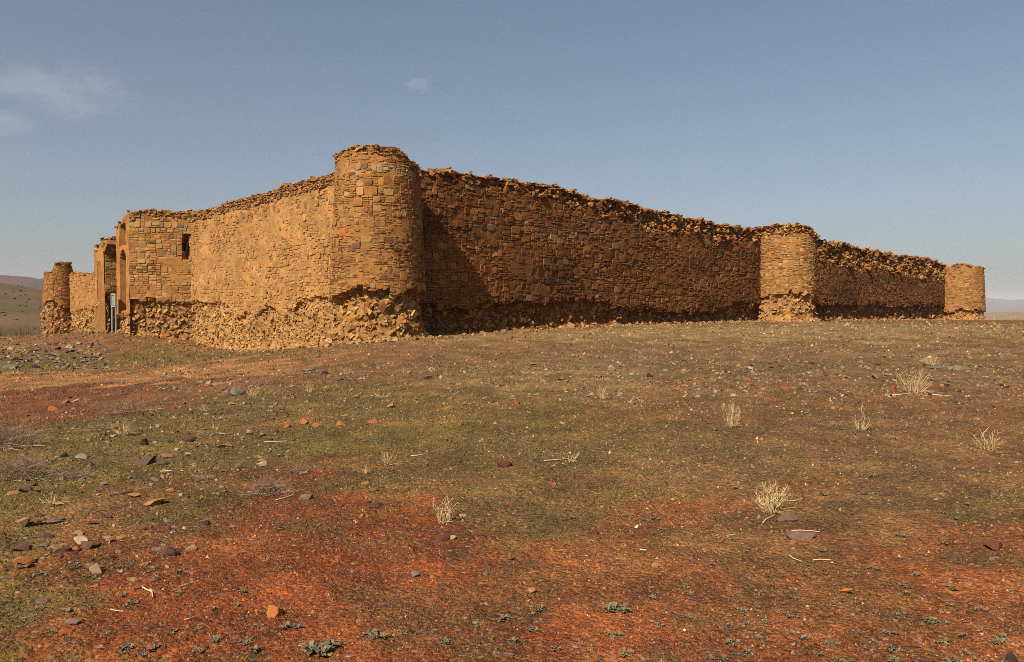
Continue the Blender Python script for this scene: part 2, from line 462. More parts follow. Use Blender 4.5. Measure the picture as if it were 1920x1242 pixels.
_phi = (1 + 5 ** .5) / 2
ICO_V = np.array([(-1, _phi, 0), (1, _phi, 0), (-1, -_phi, 0), (1, -_phi, 0), (0, -1, _phi), (0, 1, _phi), (0, -1, -_phi), (0, 1, -_phi), (_phi, 0, -1), (_phi, 0, 1), (-_phi, 0, -1), (-_phi, 0, 1)]) / math.hypot(1, _phi)
ICO_T = np.array([(0, 11, 5), (0, 5, 1), (0, 1, 7), (0, 7, 10), (0, 10, 11), (1, 5, 9), (5, 11, 4), (11, 10, 2), (10, 7, 6), (7, 1, 8), (3, 9, 4), (3, 4, 2), (3, 2, 6), (3, 6, 8), (3, 8, 9), (4, 9, 5), (2, 4, 11), (6, 2, 10), (8, 6, 7), (9, 8, 1)])
OCT_V = np.array([(1, 0, 0), (-1, 0, 0), (0, 1, 0), (0, -1, 0), (0, 0, 1), (0, 0, -1)], float)
OCT_T = np.array([(0, 2, 4), (2, 1, 4), (1, 3, 4), (3, 0, 4), (2, 0, 5), (1, 2, 5), (3, 1, 5), (0, 3, 5)])

def rot(g, tilt=None):
    a = g.uniform(0, 2 * math.pi)
    ca, sa = math.cos(a), math.sin(a)
    Rz = np.array([(ca, -sa, 0), (sa, ca, 0), (0, 0, 1)])
    b, c = (g.uniform(-math.pi, math.pi), g.uniform(-1, 1)) if tilt is None else g.normal(0, tilt, 2)
    Rx = np.array([(1, 0, 0), (0, math.cos(b), -math.sin(b)), (0, math.sin(b), math.cos(b))])
    Ry = np.array([(math.cos(c), 0, math.sin(c)), (0, 1, 0), (-math.sin(c), 0, math.cos(c))])
    return Ry @ Rx @ Rz

BOX_V = np.array([(x, y, z) for x in (-1, 1) for y in (-1, 1) for z in (-1, 1)], float)
BOX_T = np.array([(0, 1, 3), (0, 3, 2), (4, 6, 7), (4, 7, 5), (0, 4, 5), (0, 5, 1), (2, 3, 7), (2, 7, 6), (0, 2, 6), (0, 6, 4), (1, 5, 7), (1, 7, 3)])
def chunk(g, size, flat=.6, tilt=None):
    """Broken angular stone: a chipped block or a shard."""
    sc = np.array([1, g.uniform(.5, .95), flat * g.uniform(.7, 1.2)]) * size * .5
    if g.random() < .55:
        v = BOX_V * (1 - np.abs(g.normal(0, .22, (8, 3)))) + g.normal(0, .10, (8, 3))
        return (v * sc) @ rot(g, tilt).T, BOX_T
    v = ICO_V * g.uniform(.8, 1.15, (12, 1))
    for _ in range(5):
        n = g.normal(0, 1, 3); n /= np.linalg.norm(n); q = g.uniform(.35, .75)
        v = v - np.maximum(v @ n - q, 0)[:, None] * n
    return (v * sc * 1.25) @ rot(g, tilt).T, ICO_T

PAL = {
    'ochre': (.45, .215, .062), 'orange': (.42, .165, .042), 'beige': (.45, .275, .11), 'pale': (.44, .31, .155), 'brown': (.25, .115, .04),
    'purple': (.19, .095, .052), 'grey': (.22, .155, .095), 'red': (.28, .09, .03), 'rust': (.33, .12, .034), 'sand': (.53, .31, .12)}
PAL = {k: np.array(v) * (.90, .86, .80) for k, v in PAL.items()}
def pick(g, table):
    names = list(table); w = np.array([table[n] for n in names], float)
    c = PAL[names[g.choice(len(names), p=w / w.sum())]]
    return np.clip(c * g.uniform(.78, 1.18) * (1 + g.normal(0, .04, 3)), .01, .8)

# ------------------------------------------------------------------ wall surfaces
class Plane_:
    """Flat face: along `d` from `o`, facing `n`."""
    def __init__(self, o, d, n, batter=0.0, z0=0.0): self.o, self.d, self.n, self.b, self.z0 = np.array(o, float), np.array(d, float), np.array(n, float), batter, z0
    def to(self, q):
        s, p, z = q[:, 0], q[:, 1] - self.b * (q[:, 2] - self.z0), q[:, 2]
        xy = self.o + s[:, None] * self.d + p[:, None] * self.n
        return np.concatenate([xy, z[:, None]], 1)
    def hit(self, px, py):
        d = pix_dir(px, py)
        t = (self.o @ self.n) / (d[:2] @ self.n)
        p = d * t
        return (p[:2] - self.o) @ self.d, EYE + p[2]
class Round_:
    """Tower face: s is the angle times the base radius; the wall leans in upwards."""
    def __init__(self, c, r0, r1, z0, z1): self.c, self.r0, self.r1, self.z0, self.z1 = np.array(c, float), r0, r1, z0, z1
    def to(self, q):
        r = self.r0 + (self.r1 - self.r0) * np.clip((q[:, 2] - self.z0) / (self.z1 - self.z0), 0, 1.1) + q[:, 1]
        a = q[:, 0] / self.r0
        return np.stack([self.c[0] + r * np.cos(a), self.c[1] + r * np.sin(a), q[:, 2]], 1)

def poly(pts):
    xs = np.array([p[0] for p in pts]); zs = np.array([p[1] for p in pts]); k = np.argsort(xs)
    return lambda s: np.interp(s, xs[k], zs[k])

def mud_sheet(bag, surf, s0, s1, zlo, zhi, pfun, step, col, hole=None, nz=None, colfun=None):
    """The mortar and core seen between and behind the stones."""
    ns = max(int((s1 - s0) / step), 2) + 1
    S = np.linspace(s0, s1, ns)
    lo, hi = zlo(S), zhi(S)
    nz = nz or max(int((hi - lo).max() / step), 2) + 1
    Tt = np.linspace(0, 1, nz)
    Sg = np.repeat(S[:, None], nz, 1); Zg = lo[:, None] + (hi - lo)[:, None] * Tt[None]
    P = pfun(Sg, Zg)
    v = surf.to(np.stack([Sg, P, Zg], -1).reshape(-1, 3))
    i = np.arange(ns - 1)[:, None] * nz; j = np.arange(nz - 1)[None]; p = (i + j)
    if hole is not None:
        cs = .5 * (Sg[:-1, :-1] + Sg[1:, 1:]); cz = .5 * (Zg[:-1, :-1] + Zg[1:, 1:])
        p = p[~((cs > hole[0]) & (cs < hole[1]) & (cz > hole[2]) & (cz < hole[3]))]
    p = p.reshape(-1)
    t = np.concatenate([np.stack([p, p + nz, p + nz + 1], 1), np.stack([p, p + nz + 1, p + 1], 1)])
    k = np.clip(.5 + fbm(Sg * 1.1, Zg * 1.1, 4, 77), 0, 1).reshape(-1, 1)
    c = np.array(col) * (.75 + .5 * k)
    if colfun is not None: c = colfun(Sg.reshape(-1), Zg.reshape(-1), c)
    bag.add(v, t, c)

class Section:
    """A tower or stretch of wall: a mud core mesh (the part itself) with laid stones as sub-parts."""
    def __init__(self, seed):
        self.g = np.random.default_rng(seed); self.core = Bag(); self.stones = []
    def stone(self, v, t, c, single=True):
        self.stones.append((v, t, c, single))
    def finish(self, name, parent, n_single, label, min_px=9.0):
        me = self.core.mesh(name + "_core", M_MUD, False)
        part = link(name, me, parent, label=label)
        sz = []
        for v, t, c, single in self.stones:
            ctr = v.mean(0); dist = np.linalg.norm(ctr - (0, 0, EYE))
            view = (np.array((0, 0, EYE)) - ctr) / dist
            a, b = proj(v[:, 0], v[:, 1], v[:, 2])
            w = min(np.ptp(a), np.ptp(b) * 1.6)
            inside = -20 < ctr[0] / ctr[1] * FPX + 960 < 1940
            sz.append(np.ptp(a) * np.ptp(b) if (single and inside and max(np.ptp(a), np.ptp(b)) >= min_px) else 0)
        order = np.argsort(sz)[::-1]
        chosen = [k for k in order[:n_single] if sz[k] > 0]
        for k in chosen:
            v, t, c, _ = self.stones[k]
            ctr = v.mean(0)
            o = link("stone", tri_mesh("stone", v - ctr, t, M_STONE, np.broadcast_to(c, v.shape)), part)
            o.location = ctr
        left = set(range(len(self.stones))) - set(chosen)
        if left:
            bag = Bag()
            for k in sorted(left): bag.add(*self.stones[k][:3])
            link("rubble_masonry", bag.mesh("rubble_masonry", M_STONE), part, kind="stuff")
        return part, len(chosen), len(left)

def lay_random(sec, surf, s0, s1, zlo, zhi, zstart, zend, style, colour, skip=None):
    """Random rubble masonry: bands broken again and again into upright slabs and thin flat stones."""
    g = sec.g
    def put(a, b, c, d, big):
        wob = style.get('wob', .16) * snoise(.5 * (a + b) / 2.2, .5 * (c + d) / 1.1, 5)
        c, d = c + wob, d + wob
        sm, zm = .5 * (a + b), .5 * (c + d)
        if zlo(sm) > c + .02 or d > zhi(sm) + .04 or (skip and skip(sm, zm, (b - a) / 2, (d - c) / 2)) or g.random() > style.get('keep', .97): return
        v, t = face_stone(a, b, c, d, style['proud'] + g.uniform(-1, 1) * style['var'], g, style['cut'] if big else .3, style['tilt'], style['joint'])
        sec.stone(surf.to(v), t, colour(g, sm, zm, big))
    def split(a, b, c, d):
        w, h = b - a, d - c
        if h <= style['hmin'] * 1.7:
            if w > style['wthin'] * g.uniform(.6, 1.5): m = a + w * g.uniform(.3, .7); split(a, m, c, d); split(m, b, c, d)
            elif w > .04: put(a, b, c, d, False)
        elif h < style['hbig'] and w < style['hbig'] * 1.25 and .45 < w / h < 2.0 and g.random() < style['pbig'] * (.2 + 1.7 * (snoise(a / 2.4, c / .9, 9) + .5)): put(a, b, c, d, True)
        elif w > h * 1.7 or (w > .55 and g.random() < .45): m = a + w * g.uniform(.3, .7); split(a, m, c, d); split(m, b, c, d)
        else:
            if g.random() < .6:
                q = min(style['hmin'] * g.uniform(.8, 1.6), h * .5)
                if g.random() < .5: split(a, b, c, c + q); split(a, b, c + q, d)
                else: split(a, b, d - q, d); split(a, b, c, d - q)
            else: m = c + h * g.uniform(.3, .7); split(a, b, c, m); split(a, b, m, d)
    z = zstart
    while z < zend:
        h = g.uniform(.55, .95); s = s0 - g.uniform(0, .8)
        while s < s1:
            w = g.uniform(.7, 2.0); split(max(s, s0), min(s + w, s1), z, z + h) if min(s + w, s1) - max(s, s0) > .08 else None
            s += w
        z += h

def rubble(sec, surf, s0, s1, zlo, zhi, pfun, density, size, colour, flat=(.35, .9), out=.03, tilt=None, single=True):
    """Core stones left ragged where the facing has fallen away."""
    g = sec.g
    ss = np.linspace(s0, s1, 200); hmax = float((zhi(ss) - zlo(ss)).max()); zb = float(zlo(ss).min())
    n = int((s1 - s0) * (float(zhi(ss).max()) - zb) * density)
    S = g.uniform(s0, s1, n); Z = g.uniform(zb, float(zhi(ss).max()), n)
    ok = (Z > zlo(S)) & (Z < zhi(S))
    S, Z = S[ok], Z[ok]
    P = pfun(S, Z)
    for s, z, p in zip(S, Z, P):
        sz = g.uniform(*size) * (1.0 if g.random() < .85 else 1.35)
        v, t = chunk(g, sz, g.uniform(*flat), tilt)
        ctr = surf.to(np.array([[s, p + out + g.uniform(-.05, .06), z]]))[0]
        sec.stone(v + ctr, t, colour(g, s, z, sz > .25), single)

def cap(sec, surf, s0, s1, zhi, p0, p1, density, size, colour, jag=.10, layers=2, flat=(.2, .5), sag=0.0):
    """Loose flat stones along the broken top."""
    g = sec.g
    n = int((s1 - s0) * (p1 - p0) * density)
    for _ in range(n):
        s = g.uniform(s0, s1); p = g.uniform(p0, p1)
        sz = g.uniform(*size)
        v, t = chunk(g, sz, g.uniform(*flat), .22)
        lump = jag * (1.2 * snoise(s * 1.6, p * 2., 55) + .8 * snoise(s * 5., p * 5., 56))
        z = float(zhi(s)) + lump + g.uniform(-.04, .04) * layers - sag * abs(p - p1)
        sec.stone(v + surf.to(np.array([[s, p, z]]))[0], t, colour(g, s, z, sz > .3))

# ------------------------------------------------------------------ the fort
FORT = bpy.data.objects.new("stone_fort", None)
COL.objects.link(FORT)
FORT.location = (0, 0, 0)
FORT["label"] = "ruined ochre stone fort with round corner towers and a broken arched gateway"
FORT["category"] = "fort"
COUNTS = []
NL, NR = -U, -V
def gz1(x, y): return float(ground_z(np.array([x]), np.array([y]), False)[0])

def palette(table_big, table_thin, tint=None, mud=None, k=.3):
    """Stone colours; earth from the joints has washed over the faces of some."""
    def f(g, s, z, big):
        c = pick(g, table_big if big else table_thin)
        if mud is not None:
            q = k * g.uniform(.3, 1.7); c = c * (1 - q) + np.array(mud) * q
        return c if tint is None else tint(c, s, z, g)
    return f

ST_TOWER = dict(hmin=.062, hbig=.42, wthin=.40, pbig=.28, proud=.016, var=.022, tilt=.06, joint=.003, cut=.7, wob=.14)
ST_FLANK = dict(hmin=.082, hbig=.44, wthin=.40, pbig=.46, proud=.030, var=.026, tilt=.075, joint=.004, cut=.7, keep=.95, wob=.2)
ST_MUDDED = dict(hmin=.11, hbig=.36, wthin=.28, pbig=.6, proud=.008, var=.022, tilt=.09, joint=.004, cut=.8, keep=.90, wob=.2)
ST_SLABS = dict(hmin=.05, hbig=.12, wthin=.55, pbig=.1, proud=.05, var=.05, tilt=.05, joint=.002, cut=.3, keep=.88, wob=.1)
ST_RIM = dict(ST_SLABS, proud=.02, var=.035, keep=.93)
ST_GATE = dict(hmin=.11, hbig=.40, wthin=.46, pbig=.5, proud=.020, var=.018, tilt=.05, joint=.005, cut=.4, wob=.06)
ST_FINE = dict(hmin=.075, hbig=.30, wthin=.42, pbig=.4, proud=.020, var=.022, tilt=.06, joint=.005, cut=.4, wob=.08)

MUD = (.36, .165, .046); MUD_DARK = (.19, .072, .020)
OCHRES = dict(ochre=6, orange=2.2, beige=2.5, brown=1.2, sand=1.5, pale=.6, purple=.5)

def tower_face(c, r0, r1, top, a_mid, spread, seed, b_pts, style, colour, n_single, label, zt_fun, recess=.28, rub_den=46, min_px=9., step=.1, cap_colour=None, mudcol=MUD, ragtop=None, foot=.12, crown=0):
    sec = Section(seed); g = sec.g
    zb = gz1(*c + (np.array([0, 0]) - c) / np.linalg.norm(c) * r0)
    surf = Round_(c, r0, r1, zb, top)
    s0, s1 = (a_mid - spread) * r0, (a_mid + spread) * r0
    ang_b = poly([(R(a) * r0 + a_mid * r0, z) for a, z in b_pts])
    def bnd(s): return ang_b(s) + .16 * vnoise(np.asarray(s) * 2.2, np.asarray(s) * 0, seed) + .10 * np.sign(vnoise(np.asarray(s) * 5., np.asarray(s) * 0 + 3, seed))
    zt = lambda s: zt_fun(np.asarray(s) / r0 - a_mid)
    def pf(S, Z):
        b = bnd(S)
        low = sstep(.05, -.05, Z - b) if False else (Z < b) * 1.0
        depth = recess * np.clip((b - Z) / .12 + .25, 0, 1) * np.clip(1.15 - .9 * (b - Z) / max(1e-3, 1.9), .1, 1.2) + .24 * fbm(S * 2.4, Z * 2.4, 3, seed + 2)
        n = .03 * fbm(S * 3, Z * 3, 3, seed) + .03 * fbm(S * .8, Z * .8, 2, seed + 9)
        rag = 0
        if ragtop is not None:
            rag = (Z > zt(S) - ragtop) * (.10 + .22 * fbm(S * 1.8, Z * 1.8, 3, seed + 7))
        return np.where(low > 0, -depth - .05, n) - np.maximum(rag, 0) + foot * np.clip((zb + .35 - Z) / .35, 0, 1)
    full0, full1 = (a_mid - math.pi) * r0, (a_mid + math.pi) * r0
    mud_sheet(sec.core, surf, full0, full1, lambda s: s * 0 + zb - .9, zt, pf, step, mudcol)
    # broken top of the core
    na = 48; A = np.linspace(0, 2 * math.pi, na, endpoint=False)
    rimz = zt(A * r0 if False else (a_mid - math.pi + A) * r0)
    rings = []
    for f in (1.0, .72, .4, .02):
        q = np.stack([(a_mid - math.pi + A) * r0, np.full(na, -(1 - f) * r1), rimz - .02 + .10 * (1 - f) + .12 * fbm(A * 3, A * 0 + f * 4, 2, seed)], 1)
        rings.append(surf.to(q))
    vv = np.concatenate(rings); k = np.arange(na); k2 = (k + 1) % na; tt = []
    for m in range(3):
        tt += [np.stack([m * na + k, m * na + k2, (m + 1) * na + k2], 1), np.stack([m * na + k, (m + 1) * na + k2, (m + 1) * na + k], 1)]
    sec.core.add(vv, np.concatenate(tt), np.array(mudcol) * .9)
    rag = ragtop or 0
    lay_random(sec, surf, s0, s1, bnd, lambda s: zt(s) - rag - crown, zb, top + .2, style, colour)
    if crown: lay_random(sec, surf, s0, s1, lambda s: zt(s) - crown, lambda s: zt(s) + .05, top - 1.5, top + .2, ST_RIM, cap_colour or colour)
    rubble(sec, surf, s0, s1, lambda s: np.asarray(s) * 0 + zb - .05, bnd, pf, rub_den, (.10, .30), colour_rubble, flat=(.25, .8), out=-.02)
    if ragtop is not None:
        rubble(sec, surf, s0, s1, lambda s: zt(s) - ragtop, zt, pf, 45, (.12, .32), cap_colour or colour, flat=(.25, .6), out=.06, tilt=.3)
    cap(sec, surf, s0, s1, zt, -.9, .03, 34, (.14, .42), cap_colour or colour, jag=.12, layers=1.5)
    part, a, b = sec.finish("round_tower", FORT, n_single, label, min_px)
    COUNTS.append((label[:30], a, b)); return part

colour_rubble = palette(dict(sand=4, beige=3, ochre=3, pale=1.2, brown=.8), dict(sand=4, ochre=4, beige=2, brown=1))

def face_angle(c): return math.atan2(-c[1], -c[0])

# --- the tall round tower at the near corner
C1 = np.array((-5.46, 32.0))
def tint_t1(c, s, z, g):
    if 2.8 < z < 4.8 and g.random() < .30 + .5 * snoise(s * .9, z * 1.4, 12): c = pick(g, dict(purple=4, red=1.6, brown=3, rust=1.5, grey=.8))
    if 7.0 < z < 7.5 and g.random() < .5: c = pick(g, dict(pale=3, beige=2))
    return c
a1 = face_angle(C1)
tower_face(C1, 2.02, 1.64, 8.06, a1, R(125), 101,
           [(-125, 2.2), (-75, 2.2), (-50, 2.35), (-20, 2.62), (5, 2.66), (20, 2.45), (45, 2.55), (70, 2.5), (125, 2.2)],
           ST_TOWER, palette(dict(ochre=4, orange=3.2, beige=2.4, pale=1.6, brown=1.5, rust=1.2, purple=.6), dict(ochre=5, orange=2, brown=2.0, beige=1.6, purple=.3), tint_t1, mud=MUD, k=.3), 300,
           "tall round tower at the near corner, its footing fallen away to rubble",
           lambda a: 8.10 - .10 * sstep(-.2, -1.4, a) - .85 * sstep(.35, 1.45, a) - .5 * sstep(1.5, 2.3, a) + .06 * vnoise(a * 4, a * 0, 8), recess=.32, crown=.3, cap_colour=palette(dict(ochre=4, brown=3, beige=2, orange=1), dict(ochre=4, brown=3, beige=2)))

# --- curtain walls
def wall_section(seed, o, d, n, s_range, top_pts, bnd_pts, style, colour, n_single, label, thick=1.2, up_pts=None, recess=.25, mudcol=MUD, rub=(40, (.10, .30)), step=.12, min_px=9., hole=None, pmod=None,
                 cap_n=26, cap_size=(.14, .40), rag=.1, name="curtain_wall", zhi_extra=None, skip=None, batter=.012, colfun=None, jag=.12, rub_colour=None, cap_colour=None, pixel_pts=True, notop=False, ends=True, crown=0):
    sec = Section(seed)
    surf = Plane_(o, d, n)
    s0, s1 = s_range
    ss = np.linspace(s0, s1, 40)
    gl = poly([(s, gz1(*(surf.o + s * surf.d + .3 * surf.n))) for s in ss])
    surf.b, surf.z0 = batter, float(gl(.5 * (s0 + s1)))
    tp = poly([surf.hit(*p) for p in top_pts] if pixel_pts else top_pts); bp = poly([surf.hit(*p) for p in bnd_pts] if pixel_pts else bnd_pts)
    zt = lambda s: tp(s) + rag * vnoise(np.asarray(s) * 1.1, np.asarray(s) * 0, seed + 1) + rag * .6 * vnoise(np.asarray(s) * 4.1, np.asarray(s) * 0, seed + 2)
    bd = lambda s: bp(s) + .14 * vnoise(np.asarray(s) * 1.9, np.asarray(s) * 0 + 7, seed) + .08 * np.sign(vnoise(np.asarray(s) * 3.3, np.asarray(s) * 0 + 3, seed))
    if up_pts:
        up0 = poly([surf.hit(*p) for p in up_pts])
        up = lambda s: np.minimum(up0(s) + .3 * vnoise(np.asarray(s) * 1.3, np.asarray(s) * 0, seed + 4) + .12 * np.sign(vnoise(np.asarray(s) * 3.7, np.asarray(s) * 0, seed + 6)), zt(s) - .03)
    else: up = lambda s: zt(s) - .04
    def pf(S, Z):
        b, u = bd(S), up(S)
        gr = gl(S)
        low = -recess * np.clip((b - Z) / .12 + .2, 0, 1) * np.clip((Z - gr + .25) / .5, .15, 1) - .04 + .15 * fbm(S * 2.1, Z * 2.1, 3, seed + 2)
        high = -.10 - .10 * np.clip((Z - u) / .5, 0, 1) + .36 * fbm(S * 1.5, Z * 1.5, 3, seed + 5)
        p = .05 * fbm(S * .7, Z * .7, 3, seed + 9) + .035 * fbm(S * 3, Z * 3, 3, seed)
        p = np.where(Z < b, low, np.where(Z > u, high, p))
        if pmod is not None: p = pmod(S, Z, p)
        return p
    mud_sheet(sec.core, surf, s0, s1, lambda s: gl(s) - .8, zt, pf, step, mudcol, hole, colfun=colfun)
    # top, back and ends of the core
    S = np.linspace(s0 if ends else s0 + .4, s1, max(int((s1 - s0) / .25), 3))
    Tt = np.linspace(0, 1, 6)
    q = []
    for k, f in enumerate(Tt):
        p = -f * thick
        q.append(surf.to(np.stack([S, np.full(len(S), p - .02), zt(S) - (.03 if k == 0 else 0) + (.10 * fbm(S * 2, S * 0 + f * 5, 3, seed + 8) if 0 < k else 0)], 1)))
    q.append(surf.to(np.stack([S, np.full(len(S), -thick), gl(S) - .8], 1)))
    nS = len(S); tt = []
    for m in range(len(q) - 1):
        k = np.arange(nS - 1)
        tt += [np.stack([m * nS + k, m * nS + k + 1, (m + 1) * nS + k + 1], 1), np.stack([m * nS + k, (m + 1) * nS + k + 1, (m + 1) * nS + k], 1)]
    sec.core.add(np.concatenate(q), np.concatenate(tt), np.array(mudcol) * .85)
    for se in ((s0, s1) if ends else ()):
        e = surf.to(np.array([(se, 0, float(gl(se)) - .8), (se, -thick, float(gl(se)) - .8), (se, -thick, float(zt(se))), (se, 0, float(zt(se)))]))
        sec.core.add(e, [(0, 1, 2), (0, 2, 3)], np.array(mudcol) * .85)
    def skp(s, z, w, h):
        if hole is not None and hole[0] - w < s < hole[1] + w and hole[2] - h < z < hole[3] + h: return True
        return bool(skip and skip(s, z, w, h))
    if style is not None:
        lay_random(sec, surf, s0, s1, bd, (lambda s: np.minimum(up(s), zt(s) - crown)), float(gl(ss).min()), float(zt(ss).max()) + .1, style, colour, skp)
        if crown: lay_random(sec, surf, s0, s1, lambda s: zt(s) - crown, lambda s: zt(s) + .06, float(zt(ss).min()) - crown, float(zt(ss).max()) + .1, ST_SLABS, cap_colour or colour)
    rc = rub_colour or colour_rubble
    rubble(sec, surf, s0, s1, lambda s: gl(s) - .05, bd, pf, rub[0], rub[1], rc, flat=(.25, .8), out=-.015)
    if up_pts:
        rubble(sec, surf, s0, s1, up, zt, pf, 42, (.12, .34), cap_colour or colour, flat=(.3, .8), out=.05, tilt=.5)
    if not notop:
        cap(sec, surf, s0, s1, zt, -.9, .04, cap_n, cap_size, cap_colour or colour, jag=jag)
    if hole is not None:                                                           # a deep opening
        h = hole; dp = -1.0
        e = surf.to(np.array([(h[0], .02, h[2]), (h[1], .02, h[2]), (h[1], .02, h[3]), (h[0], .02, h[3]), (h[0], dp, h[2]), (h[1], dp, h[2]), (h[1], dp, h[3]), (h[0], dp, h[3])]))
        sec.core.add(e, [(0, 1, 5), (0, 5, 4), (1, 2, 6), (1, 6, 5), (2, 3, 7), (2, 7, 6), (3, 0, 4), (3, 4, 7), (4, 5, 6), (4, 6, 7)], np.array(mudcol) * .7)
    part, a, b = sec.finish(name, FORT, n_single, label, min_px)
    COUNTS.append((label[:30], a, b))
    return surf, part

# gate-side wall between the tower and the gateway
OL = C1 + 1.22 * NL
def tint_left(c, s, z, g):
    m = np.array((.45, .225, .070)) * g.uniform(.92, 1.12)
    k = .62 if z < 6.3 else .15
    if g.random() < .10: k *= .4
    return c * (1 - k) + m * k
def pits(S, Z, p):
    k = vnoise(S * 5.5, Z * 4.5, 31) + .6 * vnoise(S * 11, Z * 9, 32) + .5 * vnoise(S * .9, Z * .9, 33)
    return p + .02 * vnoise(S * 4, Z * 4, 35) - .09 * sstep(.42, .62, k)
SL, _ = wall_section(202, OL, V, NL, (.7, 19.6), [(640, 322), (600, 333), (540, 350), (480, 368), (430, 381), (395, 392), (378, 398), (340, 400)],
             [(320, 566), (355, 566), (391, 566), (411, 564), (441, 591), (482, 586), (506, 570), (530, 591), (550, 578), (567, 563), (597, 561), (660, 560)],
             ST_MUDDED, palette(dict(ochre=5, orange=1.5, beige=2.4, pale=1, brown=.8, purple=.5, grey=.3), dict(ochre=5, beige=2, sand=2, brown=1), tint_left), 260,
             "sunlit wall smeared with ochre mud between the near tower and the gateway", recess=.15, mudcol=(.45, .225, .070), step=.075, pmod=pits, rub=(85, (.05, .20)), crown=.42, cap_n=40, rag=.06, min_px=7.5,
             rub_colour=palette(dict(sand=5, beige=2, ochre=3), dict(sand=5, ochre=3, beige=2)), cap_colour=palette(dict(ochre=3, beige=3, brown=2, grey=.6), dict(ochre=4, beige=3, brown=2)))

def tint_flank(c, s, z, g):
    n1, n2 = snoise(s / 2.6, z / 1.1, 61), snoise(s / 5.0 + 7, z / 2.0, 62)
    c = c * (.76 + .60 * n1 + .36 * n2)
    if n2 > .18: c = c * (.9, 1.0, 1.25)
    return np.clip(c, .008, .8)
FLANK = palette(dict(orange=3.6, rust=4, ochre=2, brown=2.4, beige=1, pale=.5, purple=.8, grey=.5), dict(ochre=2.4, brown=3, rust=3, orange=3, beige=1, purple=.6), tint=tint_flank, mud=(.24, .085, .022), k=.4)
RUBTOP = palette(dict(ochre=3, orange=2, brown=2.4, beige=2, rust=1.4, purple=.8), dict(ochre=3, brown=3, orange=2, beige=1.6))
def at_px(o, d, px):
    """The point of the line o + s d that stands at column px of the photograph."""
    k = (px - 960) / FPX
    return o + d * ((k * o[1] - o[0]) / (d[0] - k * d[1]))
C2 = at_px(C1 + .75 * NR, U, 1472); C3 = at_px(C1 + .75 * NR, U, 1801)
L12 = float((C2 - C1) @ U); L23 = float((C3 - C2) @ U)
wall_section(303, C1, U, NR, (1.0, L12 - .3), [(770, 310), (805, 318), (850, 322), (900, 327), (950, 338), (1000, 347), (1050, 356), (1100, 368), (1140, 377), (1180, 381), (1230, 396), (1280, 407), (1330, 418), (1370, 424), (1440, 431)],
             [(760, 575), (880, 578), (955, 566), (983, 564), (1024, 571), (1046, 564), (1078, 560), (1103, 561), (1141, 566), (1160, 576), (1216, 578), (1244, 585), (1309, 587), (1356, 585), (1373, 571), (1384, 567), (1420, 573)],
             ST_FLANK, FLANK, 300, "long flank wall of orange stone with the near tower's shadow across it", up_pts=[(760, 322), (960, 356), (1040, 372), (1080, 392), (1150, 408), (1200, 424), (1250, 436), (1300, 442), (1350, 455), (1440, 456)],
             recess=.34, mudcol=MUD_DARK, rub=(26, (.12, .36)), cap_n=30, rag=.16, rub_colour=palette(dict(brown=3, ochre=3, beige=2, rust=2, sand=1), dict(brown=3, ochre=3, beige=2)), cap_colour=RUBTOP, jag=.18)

a2 = face_angle(C2)
tower_face(C2, 1.98, 1.90, 7.40, a2, R(112), 404, [(-112, 3.0), (-60, 2.75), (-30, 3.05), (0, 3.0), (10, 3.15), (25, 2.9), (60, 2.85), (112, 2.8)], ST_FINE,
           palette(dict(ochre=5, sand=3, orange=1.4, beige=2, brown=.7), dict(ochre=5, sand=3, beige=2, orange=1, brown=.7)), 120,
           "squat round tower halfway along the flank wall, brightly lit", lambda a: 7.38 - .5 * sstep(.7, 1.5, a) + .08 * vnoise(a * 5, a * 0, 3), recess=.16, rub_den=34, min_px=8.5, cap_colour=RUBTOP, mudcol=(.37, .18, .055), ragtop=.55)

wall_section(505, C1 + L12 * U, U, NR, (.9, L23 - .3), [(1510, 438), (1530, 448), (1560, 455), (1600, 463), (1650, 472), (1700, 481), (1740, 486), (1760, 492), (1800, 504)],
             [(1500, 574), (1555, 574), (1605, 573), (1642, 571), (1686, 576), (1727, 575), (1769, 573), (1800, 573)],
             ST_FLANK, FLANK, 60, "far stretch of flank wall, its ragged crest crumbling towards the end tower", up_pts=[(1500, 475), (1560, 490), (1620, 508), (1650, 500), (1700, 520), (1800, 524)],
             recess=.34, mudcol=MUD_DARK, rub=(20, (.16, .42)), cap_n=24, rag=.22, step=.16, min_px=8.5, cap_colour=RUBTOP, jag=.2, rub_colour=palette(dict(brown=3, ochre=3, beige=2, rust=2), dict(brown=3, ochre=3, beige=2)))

a3 = face_angle(C3)
tower_face(C3, 2.05, 1.82, 6.3, a3, R(110), 606, [(-110, 2.1), (-30, 1.95), (0, 2.15), (40, 2.05), (110, 2.0)], ST_FINE,
           palette(dict(ochre=5, sand=3, orange=1.8, beige=1.5, brown=.8), dict(ochre=5, sand=3, beige=1.5, orange=1.4, brown=.8)), 40,
           "small round tower at the far end of the flank wall", lambda a: 6.30 - .25 * np.abs(np.sin(a)) + .05 * vnoise(a * 5, a * 0, 3), recess=.22, rub_den=26, min_px=8., cap_colour=palette(dict(ochre=5, sand=2, brown=1), dict(ochre=5, sand=2, brown=1)), mudcol=(.36, .17, .052))

